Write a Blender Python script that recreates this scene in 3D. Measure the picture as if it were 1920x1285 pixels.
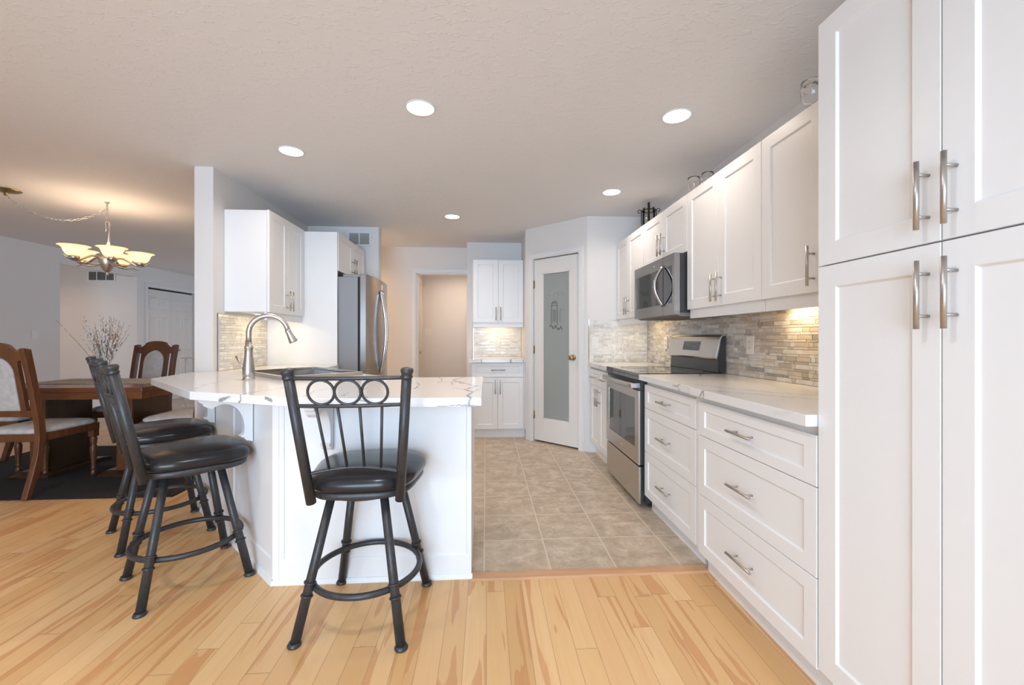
import bpy, bmesh, math, random
from mathutils import Vector, Matrix
from mathutils.geometry import tessellate_polygon
random.seed(7)
PI = math.pi
scn = bpy.context.scene
COL = scn.collection
for o in list(bpy.data.objects):
    bpy.data.objects.remove(o)

# ---------------------------------------------------------------- camera
CAMH = 1.16
cam_d = bpy.data.cameras.new('camera')
cam_d.sensor_width = 36.0
cam_d.lens = 785.0 / 1920.0 * 36.0
cam_d.shift_y = -8.5 / 1920.0
cam_d.clip_start = 0.05
cam = bpy.data.objects.new('camera', cam_d)
COL.objects.link(cam)
cam.location = (0, 0, CAMH)
cam.rotation_euler = (PI / 2, 0, -math.atan(49 / 785.0))
scn.camera = cam

# ---------------------------------------------------------------- world, daylight, exposure
world = bpy.data.worlds.new('sky')
scn.world = world
world.use_nodes = True
bg = world.node_tree.nodes['Background']
bg.inputs[0].default_value = (0.72, 0.84, 1.0, 1)
bg.inputs[1].default_value = 1.6
scn.view_settings.view_transform = 'Standard'
scn.view_settings.look = 'None'
scn.view_settings.gamma = 1.0
scn.view_settings.use_curve_mapping = False
scn.view_settings.exposure = 0.25


def area_light(name, loc, size, power, color, rot=(0, 0, 0), size_y=None, shape=None, spread=None):  # noqa
    l = bpy.data.lights.new(name, 'AREA')
    l.energy = power
    l.color = color
    l.size = size
    if size_y:
        l.shape = 'RECTANGLE'
        l.size_y = size_y
    if shape:
        l.shape = shape
    if spread:
        l.spread = spread
    o = bpy.data.objects.new(name, l)
    COL.objects.link(o)
    o.location = loc
    o.rotation_euler = rot
    return o


DAY = (0.58, 0.78, 1.0)
WARM = (1.0, 0.85, 0.71)
# area lamps for daylight through an added, unseen patio door and window
area_light('daylight', (-0.75, -3.18, 1.25), 2.7, 215, DAY, (PI / 2, 0, 0), 2.1)
area_light('daylight', (-3.6, -3.18, 1.45), 1.9, 8, DAY, (PI / 2, 0, 0), 1.3)

# ---------------------------------------------------------------- node helpers


class NT:
    def __init__(self, name):
        self.m = bpy.data.materials.new(name)
        self.m.use_nodes = True
        self.t = self.m.node_tree
        self.t.nodes.clear()
        self.out = self.t.nodes.new('ShaderNodeOutputMaterial')

    def n(self, typ, **kw):
        nd = self.t.nodes.new(typ)
        for k, v in kw.items():
            setattr(nd, k, v)
        return nd

    def link(self, a, b):
        self.t.links.new(a, b)

    def _in(self, sock, v):
        if hasattr(v, 'default_value') or hasattr(v, 'is_output'):
            self.link(v, sock)
        else:
            sock.default_value = v

    def math(self, op, a, b=None, c=None, clamp=False):
        nd = self.n('ShaderNodeMath', operation=op, use_clamp=clamp)
        self._in(nd.inputs[0], a)
        if b is not None:
            self._in(nd.inputs[1], b)
        if c is not None:
            self._in(nd.inputs[2], c)
        return nd.outputs[0]

    def vmath(self, op, a, b=None, scale=None):
        nd = self.n('ShaderNodeVectorMath', operation=op)
        self._in(nd.inputs[0], a)
        if b is not None:
            self._in(nd.inputs[1], b)
        if scale is not None:
            self._in(nd.inputs['Scale'], scale)
        return nd.outputs['Value'] if op in ('DOT_PRODUCT', 'DISTANCE', 'LENGTH') else nd.outputs[0]

    def mix(self, f, a, b):
        nd = self.n('ShaderNodeMix', data_type='RGBA')
        self._in(nd.inputs[0], f)
        self._in(nd.inputs[6], a)
        self._in(nd.inputs[7], b)
        return nd.outputs[2]

    def coord(self, which='Object'):
        return self.n('ShaderNodeTexCoord').outputs[which]

    def sep(self, v):
        nd = self.n('ShaderNodeSeparateXYZ')
        self.link(v, nd.inputs[0])
        return nd.outputs

    def comb(self, x, y, z):
        nd = self.n('ShaderNodeCombineXYZ')
        self._in(nd.inputs[0], x)
        self._in(nd.inputs[1], y)
        self._in(nd.inputs[2], z)
        return nd.outputs[0]

    def noise(self, vec, scale, detail=4, rough=0.5, dist=0.0):
        nd = self.n('ShaderNodeTexNoise')
        self.link(vec, nd.inputs['Vector'])
        nd.inputs['Scale'].default_value = scale
        nd.inputs['Detail'].default_value = detail
        nd.inputs['Roughness'].default_value = rough
        nd.inputs['Distortion'].default_value = dist
        return nd.outputs[0]

    def white(self, vec):
        nd = self.n('ShaderNodeTexWhiteNoise', noise_dimensions='3D')
        self.link(vec, nd.inputs['Vector'])
        return nd.outputs[0]

    def ramp(self, fac, stops):
        nd = self.n('ShaderNodeValToRGB')
        self.link(fac, nd.inputs[0])
        e = nd.color_ramp.elements
        while len(e) < len(stops):
            e.new(0.5)
        for i, (p, c) in enumerate(stops):
            e[i].position = p
            e[i].color = (c, c, c, 1) if not isinstance(c, tuple) else (*c, 1)
        return nd.outputs[0]

    def smooth(self, v, lo, hi, a=0.0, b=1.0):
        nd = self.n('ShaderNodeMapRange', interpolation_type='SMOOTHSTEP')
        self._in(nd.inputs[0], v)
        nd.inputs[1].default_value = lo
        nd.inputs[2].default_value = hi
        nd.inputs[3].default_value = a
        nd.inputs[4].default_value = b
        return nd.outputs[0]

    def bsdf(self, color, rough=0.5, metal=0.0, bump=None, bump_strength=0.2, bump_dist=0.01, **kw):
        p = self.n('ShaderNodeBsdfPrincipled')
        self._in(p.inputs['Base Color'], color if hasattr(color, 'is_output') else (*color, 1))
        self._in(p.inputs['Roughness'], rough)
        self._in(p.inputs['Metallic'], metal)
        for k, v in kw.items():
            self._in(p.inputs[k.replace('_', ' ')], v)
        if bump is not None:
            b = self.n('ShaderNodeBump')
            b.inputs['Strength'].default_value = bump_strength
            b.inputs['Distance'].default_value = bump_dist
            self.link(bump, b.inputs['Height'])
            self.link(b.outputs[0], p.inputs['Normal'])
        self.link(p.outputs[0], self.out.inputs[0])
        return p


def simple(name, color, rough=0.5, metal=0.0, nscale=None, namt=0.06, bump=None, bs=0.1, bd=0.002, **kw):
    t = NT(name)
    co = t.coord()
    c = (*color, 1)
    if nscale:
        f = t.noise(co, nscale, 4)
        lo = tuple(max(0, x * (1 - namt)) for x in color)
        hi = tuple(min(1, x * (1 + namt)) for x in color)
        c = t.ramp(f, [(0.3, lo), (0.7, hi)])
    else:
        f = t.noise(co, 30, 2)
        lo = tuple(x * 0.985 for x in color)
        c = t.mix(f, (*lo, 1), (*color, 1))
    b = t.noise(co, bump, 3) if bump else None
    t.bsdf(c, rough, metal, bump=b, bump_strength=bs, bump_dist=bd, **kw)
    return t.m


M = {}
M['wall'] = simple('wall_paint', (0.76, 0.735, 0.72), 0.6, bump=180, bs=0.08)
M['cab'] = simple('cabinet_white', (0.84, 0.84, 0.845), 0.34)
M['trimw'] = simple('trim_white', (0.78, 0.78, 0.785), 0.4)
M['doorw'] = simple('door_white', (0.75, 0.735, 0.72), 0.42)
M['plastic'] = simple('white_plastic', (0.80, 0.79, 0.76), 0.35)
M['dark'] = simple('dark_gap', (0.02, 0.018, 0.016), 0.7)
M['blackp'] = simple('black_enamel', (0.035, 0.036, 0.04), 0.3)
M['blackg'] = simple('black_glass', (0.02, 0.02, 0.022), 0.05, Coat_Weight=0.5)
M['nickel'] = simple('brushed_nickel', (0.53, 0.505, 0.48), 0.36, 1.0, bump=400, bs=0.05)
M['chrome'] = simple('polished_steel', (0.70, 0.70, 0.71), 0.14, 1.0)
M['brass'] = simple('aged_brass', (0.42, 0.33, 0.18), 0.35, 1.0)
M['iron'] = simple('dark_bronze_iron', (0.05, 0.035, 0.02), 0.45, 0.8)
M['stool'] = simple('stool_metal', (0.042, 0.042, 0.045), 0.40, 0.2, nscale=60, namt=0.2, bump=90, bs=0.15)
M['vinyl'] = simple('black_vinyl', (0.020, 0.019, 0.021), 0.22, bump=260, bs=0.08, bd=0.001, Specular_IOR_Level=0.38)
M['rug'] = simple('rug_black', (0.014, 0.011, 0.014), 0.95, nscale=90, namt=0.5, bump=300, bs=0.6)
M['fabric'] = simple('chair_fabric', (0.49, 0.485, 0.49), 0.75, nscale=26, namt=0.13, bump=200, bs=0.2)
M['clothgrey'] = simple('runner_cloth', (0.30, 0.29, 0.26), 0.7, nscale=40, namt=0.4, bump=120, bs=0.4)
M['ventlight'] = simple('vent_slats', (0.52, 0.51, 0.49), 0.6)
M['ventdark'] = simple('vent_filter', (0.22, 0.21, 0.19), 0.8, nscale=200, namt=0.15)
M['tag'] = simple('sticker_paper', (0.75, 0.74, 0.68), 0.6)
M['paleglass'] = simple('etched_mark', (0.10, 0.115, 0.11), 0.5)
M['twig'] = simple('twig_brown', (0.10, 0.055, 0.035), 0.7)
M['catkin'] = simple('catkin_grey', (0.80, 0.76, 0.72), 0.9)
M['vase'] = simple('vase_grey', (0.25, 0.25, 0.26), 0.3)
M['plate'] = simple('badge_metal', (0.75, 0.72, 0.68), 0.25, 1.0)

# brushed stainless steel (streaks along one axis)


def steel(name, color, rough, axis):
    t = NT(name)
    co = t.coord()
    s = [220, 220, 220]
    s[axis] = 3
    v = t.vmath('MULTIPLY', co, tuple(s))
    f = t.noise(v, 1.0, 3)
    c = t.ramp(f, [(0.3, tuple(x * 0.97 for x in color)), (0.7, color)])
    t.bsdf(c, rough, 1.0)
    return t.m


M['steel'] = steel('stainless_steel', (0.56, 0.53, 0.51), 0.27, 0)
M['steelv'] = steel('stainless_steel_dark', (0.36, 0.34, 0.33), 0.22, 2)
M['fridgeside'] = simple('fridge_grey_side', (0.27, 0.275, 0.29), 0.42, 0.2)

# ceiling with knock-down texture
t = NT('ceiling_texture')
co = t.coord()
h1 = t.noise(t.vmath('MULTIPLY', co, (1.0, 1.6, 1.0)), 22, 3, 0.55, 0.8)
hh = t.smooth(h1, 0.56, 0.62)
t.bsdf((0.80, 0.79, 0.795), 0.75, bump=hh, bump_strength=0.26, bump_dist=0.005)
M['ceil'] = t.m


def wood(name, dark, light, axis, scale=1.0, rough=0.35):
    t = NT(name)
    co = t.coord()
    s = [14 * scale, 14 * scale, 14 * scale]
    s[axis] = 1.3 * scale
    v = t.vmath('MULTIPLY', co, tuple(s))
    f = t.noise(v, 1.6, 6, 0.6, 1.2)
    c = t.ramp(f, [(0.25, dark), (0.5, tuple((a + b) / 2 for a, b in zip(dark, light))), (0.75, light)])
    t.bsdf(c, rough, bump=f, bump_strength=0.06, bump_dist=0.002)
    return t.m


M['cherry'] = wood('cherry_wood', (0.075, 0.026, 0.011), (0.175, 0.066, 0.027), 2)
M['cherryx'] = wood('cherry_wood_flat', (0.10, 0.034, 0.014), (0.20, 0.075, 0.029), 0, rough=0.25)
M['walnut'] = wood('dark_walnut', (0.020, 0.009, 0.004), (0.060, 0.026, 0.012), 2)
M['oakstrip'] = wood('threshold_wood', (0.50, 0.26, 0.13), (0.66, 0.38, 0.21), 0)

# hardwood floor: planks along Y, random ends, warm streaks
t = NT('maple_planks')
co = t.coord()
x, y, z = t.sep(co)
PW = 0.083
xi = t.math('DIVIDE', t.math('ADD', x, 10.0415), PW)
ix = t.math('FLOOR', xi)
fx = t.math('FRACT', xi)
r1 = t.white(t.comb(ix, 3.1, 0.0))
yo = t.math('ADD', t.math('DIVIDE', y, 1.05), t.math('MULTIPLY', r1, 7.31))
iy = t.math('FLOOR', yo)
fy = t.math('FRACT', yo)
r2 = t.white(t.comb(ix, iy, 5.0))
r3 = t.white(t.comb(ix, iy, 9.0))
pv = t.comb(t.math('ADD', t.math('MULTIPLY', x, 1.0), t.math('MULTIPLY', r2, 31.0)), t.math('ADD', y, t.math('MULTIPLY', r3, 53.0)), 0.0)
gr = t.noise(t.vmath('MULTIPLY', pv, (60.0, 3.0, 1.0)), 1.0, 4, 0.6, 0.4)
st = t.noise(t.vmath('MULTIPLY', pv, (17.0, 1.35, 1.0)), 1.0, 2.5, 0.5, 0.55)
thr = t.math('SUBTRACT', st, t.smooth(r3, 0.25, 1.0, 0.095, -0.02))
streak = t.smooth(thr, 0.545, 0.585)
edge = t.smooth(t.math('ABSOLUTE', t.math('SUBTRACT', thr, 0.56)), 0.0, 0.018, 0.35, 0.0)
base = t.ramp(r2, [(0.0, (0.64, 0.375, 0.160)), (0.35, (0.72, 0.455, 0.215)), (0.7, (0.76, 0.50, 0.255)), (1.0, (0.68, 0.40, 0.18))])
base = t.mix(t.smooth(gr, 0.35, 0.75, 0.0, 0.35), base, (0.66, 0.37, 0.16, 1))
sc = t.mix(gr, (0.47, 0.185, 0.065, 1), (0.64, 0.31, 0.13, 1))
c = t.mix(t.math('MULTIPLY', streak, 0.66), base, sc)
c = t.mix(edge, c, (0.42, 0.16, 0.05, 1))
seamx = t.math('LESS_THAN', t.math('MINIMUM', fx, t.math('SUBTRACT', 1.0, fx)), 0.011)
seamy = t.math('LESS_THAN', t.math('MINIMUM', fy, t.math('SUBTRACT', 1.0, fy)), 0.0011)
seam = t.math('MAXIMUM', seamx, seamy)
c = t.mix(t.math('MULTIPLY', seam, 0.62), c, (0.17, 0.085, 0.035, 1))
t.bsdf(c, t.smooth(gr, 0.2, 0.8, 0.30, 0.42), bump=t.math('SUBTRACT', 1.0, seam), bump_strength=0.15, bump_dist=0.002)
M['planks'] = t.m


def tile_mat(name, size, ox, oy, cols, grout, gw, entry=False):
    t = NT(name)
    co = t.coord()
    x, y, z = t.sep(co)
    xi = t.math('DIVIDE', t.math('ADD', x, ox + size * 40), size)
    yi = t.math('DIVIDE', t.math('ADD', y, oy + size * 40), size)
    ix, iy = t.math('FLOOR', xi), t.math('FLOOR', yi)
    fx, fy = t.math('FRACT', xi), t.math('FRACT', yi)
    r = t.white(t.comb(ix, iy, 1.0))
    r2 = t.white(t.comb(ix, iy, 4.0))
    pv = t.vmath('ADD', co, t.comb(t.math('MULTIPLY', r, 37.0), t.math('MULTIPLY', r2, 23.0), 0.0))
    n1 = t.noise(pv, 9, 6, 0.62, 0.6)
    n2 = t.noise(pv, 34, 4, 0.6, 0.3)
    m = t.math('ADD', t.math('MULTIPLY', n1, 0.75), t.math('MULTIPLY', n2, 0.25))
    c = t.ramp(m, [(0.36, cols[0]), (0.5, cols[1]), (0.62, cols[2])])
    # centre of each tile a little paler, as printed on the vinyl
    cx = t.math('ABSOLUTE', t.math('SUBTRACT', fx, 0.5))
    cy = t.math('ABSOLUTE', t.math('SUBTRACT', fy, 0.5))
    far = t.smooth(t.math('MAXIMUM', cx, cy), 0.25, 0.5, 0.0, 0.25)
    c = t.mix(far, c, (*cols[0], 1))
    dx = t.math('MINIMUM', fx, t.math('SUBTRACT', 1.0, fx))
    dy = t.math('MINIMUM', fy, t.math('SUBTRACT', 1.0, fy))
    g = t.math('LESS_THAN', t.math('MINIMUM', dx, dy), gw / size / 2)
    c = t.mix(g, c, (*grout, 1))
    t.bsdf(c, 0.38, bump=t.math('SUBTRACT', 1.0, g), bump_strength=0.25, bump_dist=0.002)
    return t.m


M['tile'] = tile_mat('kitchen_floor_tile', 0.3333, 0.0086, -0.065, [(0.40, 0.31, 0.225), (0.52, 0.42, 0.315), (0.64, 0.55, 0.44)], (0.66, 0.57, 0.46), 0.007)
M['entrytile'] = tile_mat('entry_floor_tile', 0.40, 0.1, 0.1, [(0.40, 0.33, 0.28), (0.5, 0.42, 0.36), (0.56, 0.48, 0.42)], (0.38, 0.33, 0.3), 0.006)

# quartz: white with grey veins; explicit veins are 2D segments (so they run down the edges too) and 3D edge marks
SEG_P = [(-0.176, 2.312, -0.153, 2.376, .005), (-0.153, 2.376, -0.101, 2.245, .006), (-0.101, 2.245, -0.045, 2.126, .006), (-0.045, 2.126, -0.102, 2.009, .006), (-0.102, 2.009, -0.06, 1.914, .006), (-0.06, 1.914, -0.078, 1.779, .007), (-0.078, 1.779, -0.064, 1.72, .007), (-0.045, 2.126, -0.008, 2.142, .002), (-0.102, 2.009, -0.157, 2.063, .003), (-0.056, 1.929, -0.023, 2.037, .002), (-0.295, 2.67, -0.25, 2.445, .003), (-0.25, 2.445, -0.264, 2.301, .003), (-0.264, 2.301, -0.192, 2.362, .003), (-0.192, 2.362, -0.175, 2.209, .003), (-0.127, 2.66, -0.19, 2.461, .005), (-0.19, 2.461, -0.126, 2.249, .005), (-0.387, 2.355, -0.347, 2.22, .003), (-0.347, 2.22, -0.342, 2.029, .003), (-1.07, 1.87, -1.04, 1.98, .0035), (-1.04, 1.98, -1.003, 2.084, .003), (-1.003, 2.084, -0.997, 2.219, .0025), (-1.481, 2.291, -1.484, 2.443, .0018), (-1.484, 2.443, -1.499, 2.575, .0018), (-1.395, 2.094, -1.453, 2.289, .0015), (-0.763, 1.81, -0.79, 1.989, .0028), (-0.79, 1.989, -0.75, 2.054, .0028), (-0.75, 2.054, -0.72, 2.14, .0025), (-0.606, 1.8, -0.614, 1.915, .002), (-0.583, 2.116, -0.575, 1.944, .002), (-0.575, 1.944, -0.48, 1.74, .0025), (-0.775, 1.755, -0.81, 1.84, .003)]
SEG_P3 = [(-1.09, 1.88, .914, -1.175, 1.93, .884, .009), (-1.075, 1.87, .911, -1.04, 1.86, .914, .004), (-0.866, 1.792, .906, -0.83, 1.78, .88, .003), (-0.93, 1.82, .906, -0.90, 1.81, .899, .010), (-0.52, 1.727, .909, -0.47, 1.727, .899, .008), (-0.48, 1.727, .903, -0.43, 1.727, .88, .004), (-0.20, 1.727, .879, -0.11, 1.727, .884, .003), (-0.11, 1.727, .884, -0.02, 1.727, .878, .0035), (-0.33, 1.727, .878, -0.26, 1.727, .882, .0025), (-1.90, 2.55, .914, -1.885, 2.545, .88, .0015), (-1.70, 2.35, .914, -1.69, 2.345, .88, .0012)]
SEG_R = [(1.102, 2.15, 1.19, 1.95, .0034), (1.19, 1.95, 1.30, 1.80, .0034), (1.30, 1.80, 1.42, 1.69, .0034), (1.012, 1.90, 1.10, 1.84, .0036), (1.10, 1.84, 1.22, 1.70, .0034), (1.22, 1.70, 1.35, 1.56, .0034), (1.45, 2.75, 1.38, 2.62, .006), (1.38, 2.62, 1.46, 2.50, .004), (1.05, 3.95, 1.15, 3.8, .003)]
SEG_R3 = [(1.01, 1.900, .917, 1.01, 1.935, .876, .007), (1.01, 1.33, .917, 1.01, 1.372, .902, .0036), (1.01, 1.372, .902, 1.01, 1.412, .896, .0034), (1.01, 1.412, .896, 1.01, 1.42, .877, .003), (1.03, 2.16, .917, 1.03, 2.20, .899, .0034), (1.03, 2.20, .899, 1.03, 2.25, .897, .003), (1.03, 2.20, .899, 1.03, 2.17, .878, .003), (1.03, 3.72, .917, 1.03, 3.75, .877, .0035), (1.03, 3.95, .915, 1.03, 3.90, .90, .0034)]
SEG_N = [(-0.05, 4.80, -0.02, 4.86, .006), (0.28, 4.79, 0.33, 4.9, .010), (0.33, 4.9, 0.36, 5.1, .006), (0.43, 4.80, 0.46, 4.84, .006)]


def quartz(name, segs, segs3):
    t = NT(name)
    co = t.coord()
    wob = t.noise(co, 28, 3, 0.6)
    wob2 = t.noise(t.vmath('ADD', co, (7.0, 3.0, 1.0)), 28, 3, 0.6)
    off = t.comb(t.math('MULTIPLY', t.math('SUBTRACT', wob, 0.5), 0.035), t.math('MULTIPLY', t.math('SUBTRACT', wob2, 0.5), 0.035), 0.0)
    p = t.vmath('ADD', co, off)
    pf = t.vmath('MULTIPLY', p, (1, 1, 0))
    best = None

    def seg(pt, a, b, w):
        ba = Vector(b) - Vector(a)
        pa = t.vmath('SUBTRACT', pt, tuple(a))
        hh = t.math('ADD', t.vmath('DOT_PRODUCT', pa, tuple(ba / ba.length_squared)), 0.0, clamp=True)
        q = t.vmath('SCALE', tuple(ba), scale=hh)
        return t.math('SUBTRACT', t.vmath('DISTANCE', pa, q), w * (0.6 if w < 0.0035 else 0.85))
    for s in segs:
        d = seg(pf, (s[0], s[1], 0), (s[2], s[3], 0), s[4])
        best = d if best is None else t.math('MINIMUM', best, d)
    pj = t.vmath('ADD', co, t.vmath('SCALE', t.vmath('SUBTRACT', t.comb(t.noise(co, 90, 2), wob2, t.noise(co, 120, 2)), (0.5, 0.5, 0.5)), scale=0.010))
    for s in segs3:
        d = seg(pj, s[0:3], s[3:6], s[6])
        best = d if best is None else t.math('MINIMUM', best, d)
    v = t.smooth(best, -0.001, 0.0022, 0.85, 0.0)
    halo = t.smooth(best, 0.0, 0.012, 0.14, 0.0)
    f = t.noise(co, 3.2, 5, 0.55, 1.6)
    faint = t.smooth(t.math('ABSOLUTE', t.math('SUBTRACT', f, 0.5)), 0.0, 0.006, 0.22, 0.0)
    c = t.mix(faint, (0.79, 0.79, 0.795, 1), (0.50, 0.49, 0.48, 1))
    c = t.mix(halo, c, (0.42, 0.40, 0.38, 1))
    tone = t.noise(co, 50, 3)
    c = t.mix(v, c, t.mix(tone, (0.10, 0.10, 0.11, 1), (0.40, 0.38, 0.36, 1)))
    t.bsdf(c, 0.16)
    return t.m


M['quartz'] = quartz('quartz_peninsula', SEG_P, SEG_P3)
M['quartzr'] = quartz('quartz_range_side', SEG_R, SEG_R3)
M['quartzn'] = quartz('quartz_nook', SEG_N, [])

# glass kinds
t = NT('frosted_glass')
co = t.coord()
t.bsdf(t.mix(t.noise(co, 3, 2), (0.56, 0.60, 0.59, 1), (0.59, 0.63, 0.62, 1)), 0.45, Transmission_Weight=0.5, IOR=1.3)
M['frost'] = t.m
t = NT('clear_glass')
co = t.coord()
t.bsdf((0.97, 0.97, 0.97), 0.03, Transmission_Weight=1.0, IOR=1.45, bump=t.noise(co, 60, 2), bump_strength=0.5, bump_dist=0.004)
M['glass'] = t.m
t = NT('thin_glass')
tr = t.n('ShaderNodeBsdfTransparent')
gl = t.n('ShaderNodeBsdfGlossy')
gl.inputs['Roughness'].default_value = 0.03
fr = t.n('ShaderNodeFresnel')
mx = t.n('ShaderNodeMixShader')
t.link(fr.outputs[0], mx.inputs[0])
t.link(tr.outputs[0], mx.inputs[1])
t.link(gl.outputs[0], mx.inputs[2])
t.link(mx.outputs[0], t.out.inputs[0])
M['thinglass'] = t.m


def emit(name, col, s):
    t = NT(name)
    e = t.n('ShaderNodeEmission')
    e.inputs[0].default_value = (*col, 1)
    e.inputs[1].default_value = s
    t.link(e.outputs[0], t.out.inputs[0])
    return t.m


M['lamp'] = emit('lamp_diffuser', (1.0, 0.90, 0.78), 9.0)
M['bulb'] = emit('warm_bulb', (1.0, 0.80, 0.52), 7.0)
M['led'] = emit('under_cabinet_lens', (1.0, 0.80, 0.50), 5.0)
t = NT('alabaster_shade')
tr = t.n('ShaderNodeBsdfTranslucent')
tr.inputs[0].default_value = (1.0, 0.84, 0.64, 1)
df = t.n('ShaderNodeBsdfDiffuse')
df.inputs[0].default_value = (0.85, 0.76, 0.63, 1)
mx = t.n('ShaderNodeMixShader')
mx.inputs[0].default_value = 0.45
em = t.n('ShaderNodeEmission')
em.inputs[0].default_value = (1.0, 0.74, 0.46, 1)
em.inputs[1].default_value = 0.30
ad = t.n('ShaderNodeAddShader')
t.link(tr.outputs[0], mx.inputs[1])
t.link(df.outputs[0], mx.inputs[2])
t.link(mx.outputs[0], ad.inputs[0])
t.link(em.outputs[0], ad.inputs[1])
t.link(ad.outputs[0], t.out.inputs[0])
M['shade'] = t.m

# ---------------------------------------------------------------- mesh builder


class MB:
    def __init__(self):
        self.v, self.f, self.s, self.mi = [], [], [], []

    def face(self, idx, smooth=False, mi=0):
        self.f.append(tuple(idx))
        self.s.append(smooth)
        self.mi.append(mi)

    def add(self, pts):
        b = len(self.v)
        self.v += [tuple(p) for p in pts]
        return b

    def box(self, x0, x1, y0, y1, z0, z1, mi=0):
        b = self.add([(x0, y0, z0), (x1, y0, z0), (x1, y1, z0), (x0, y1, z0), (x0, y0, z1), (x1, y0, z1), (x1, y1, z1), (x0, y1, z1)])
        for q in ((0, 3, 2, 1), (4, 5, 6, 7), (0, 1, 5, 4), (1, 2, 6, 5), (2, 3, 7, 6), (3, 0, 4, 7)):
            self.face([b + i for i in q], mi=mi)
        return self

    def extrude(self, poly, o, u, v, n, th, mi=0):
        """polygon of (a,b) in plane o + a*u + b*v, thickness th along n"""
        o, u, v, n = Vector(o), Vector(u), Vector(v), Vector(n)
        k = len(poly)
        b = self.add([o + u * a + v * c for a, c in poly] + [o + u * a + v * c + n * th for a, c in poly])
        flip = u.cross(v).dot(n) > 0
        area = sum(poly[i][0] * poly[(i + 1) % k][1] - poly[(i + 1) % k][0] * poly[i][1] for i in range(k))
        if area < 0:
            flip = not flip
        A = [b + i for i in range(k)]
        B = [b + k + i for i in range(k)]
        if flip:
            self.face(A[::-1], mi=mi)
            self.face(B, mi=mi)
        else:
            self.face(A, mi=mi)
            self.face(B[::-1], mi=mi)
        for i in range(k):
            j = (i + 1) % k
            q = [A[i], A[j], B[j], B[i]]
            self.face(q if flip else q[::-1], mi=mi)
        return self

    def prism(self, poly, z0, z1, mi=0):
        return self.extrude(poly, (0, 0, z0), (1, 0, 0), (0, 1, 0), (0, 0, 1), z1 - z0, mi)

    def tube(self, pts, r, n=12, closed=False, cap=True, flat=None):
        pts = [Vector(p) for p in pts]
        k = len(pts)
        rs = r if isinstance(r, (list, tuple)) else [r] * k
        tang = []
        for i in range(k):
            if closed:
                d = pts[(i + 1) % k] - pts[i - 1]
            else:
                d = pts[min(i + 1, k - 1)] - pts[max(i - 1, 0)]
            tang.append(d.normalized())
        up = Vector((0, 0, 1)) if abs(tang[0].z) < 0.9 else Vector((1, 0, 0))
        a = tang[0].cross(up).normalized()
        base = len(self.v)
        for i in range(k):
            a = (a - tang[i] * a.dot(tang[i])).normalized()
            b = tang[i].cross(a)
            for j in range(n):
                th = 2 * PI * j / n
                fl = flat if flat else 1.0
                self.v.append(tuple(pts[i] + a * math.cos(th) * rs[i] + b * math.sin(th) * rs[i] * fl))
        segs = k if closed else k - 1
        for i in range(segs):
            i2 = (i + 1) % k
            for j in range(n):
                j2 = (j + 1) % n
                self.face((base + i * n + j, base + i * n + j2, base + i2 * n + j2, base + i2 * n + j), True)
        if cap and not closed:
            self.face([base + j for j in range(n)][::-1])
            self.face([base + (k - 1) * n + j for j in range(n)])
        return self

    def lathe(self, prof, n=24, c=(0, 0, 0), ax=None, smooth=True):
        """prof (r,z) bottom to top; ax: optional axis direction"""
        c = Vector(c)
        rot = Matrix.Identity(3)
        if ax is not None:
            rot = Vector((0, 0, 1)).rotation_difference(Vector(ax).normalized()).to_matrix()
        base = len(self.v)
        for r, z in prof:
            for j in range(n):
                th = 2 * PI * j / n
                self.v.append(tuple(c + rot @ Vector((r * math.cos(th), r * math.sin(th), z))))
        for i in range(len(prof) - 1):
            for j in range(n):
                j2 = (j + 1) % n
                self.face((base + i * n + j, base + i * n + j2, base + (i + 1) * n + j2, base + (i + 1) * n + j), smooth)
        if prof[0][0] > 1e-5:
            self.face([base + j for j in range(n)][::-1])
        if prof[-1][0] > 1e-5:
            self.face([base + (len(prof) - 1) * n + j for j in range(n)])
        return self

    def sphere(self, c, r, n=10, sz=1.0):
        prof = [(max(1e-6, r * math.sin(PI * i / n)), -r * sz * math.cos(PI * i / n)) for i in range(n + 1)]
        return self.lathe(prof, n + 2, c)

    def panel(self, x0, x1, z0, z1, y, th=0.019, st=0.06, dep=0.007, bev=0.005, top=None, bot=None):
        """shaker front facing -Y with a recessed centre"""
        tp = top if top else st
        bt = bot if bot else tp
        loops = [[(x0, y, z0), (x1, y, z0), (x1, y, z1), (x0, y, z1)],
                 [(x0 + st, y, z0 + bt), (x1 - st, y, z0 + bt), (x1 - st, y, z1 - tp), (x0 + st, y, z1 - tp)],
                 [(x0 + st + bev, y + dep, z0 + bt + bev), (x1 - st - bev, y + dep, z0 + bt + bev), (x1 - st - bev, y + dep, z1 - tp - bev), (x0 + st + bev, y + dep, z1 - tp - bev)],
                 [(x0, y + th, z0), (x1, y + th, z0), (x1, y + th, z1), (x0, y + th, z1)]]
        b = [self.add(l) for l in loops]
        for i in range(4):
            j = (i + 1) % 4
            self.face((b[0] + i, b[0] + j, b[1] + j, b[1] + i))
            self.face((b[1] + i, b[1] + j, b[2] + j, b[2] + i))
            self.face((b[0] + j, b[0] + i, b[3] + i, b[3] + j))
        self.face([b[2] + i for i in range(4)])
        self.face([b[3] + i for i in (3, 2, 1, 0)])
        return self

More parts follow.
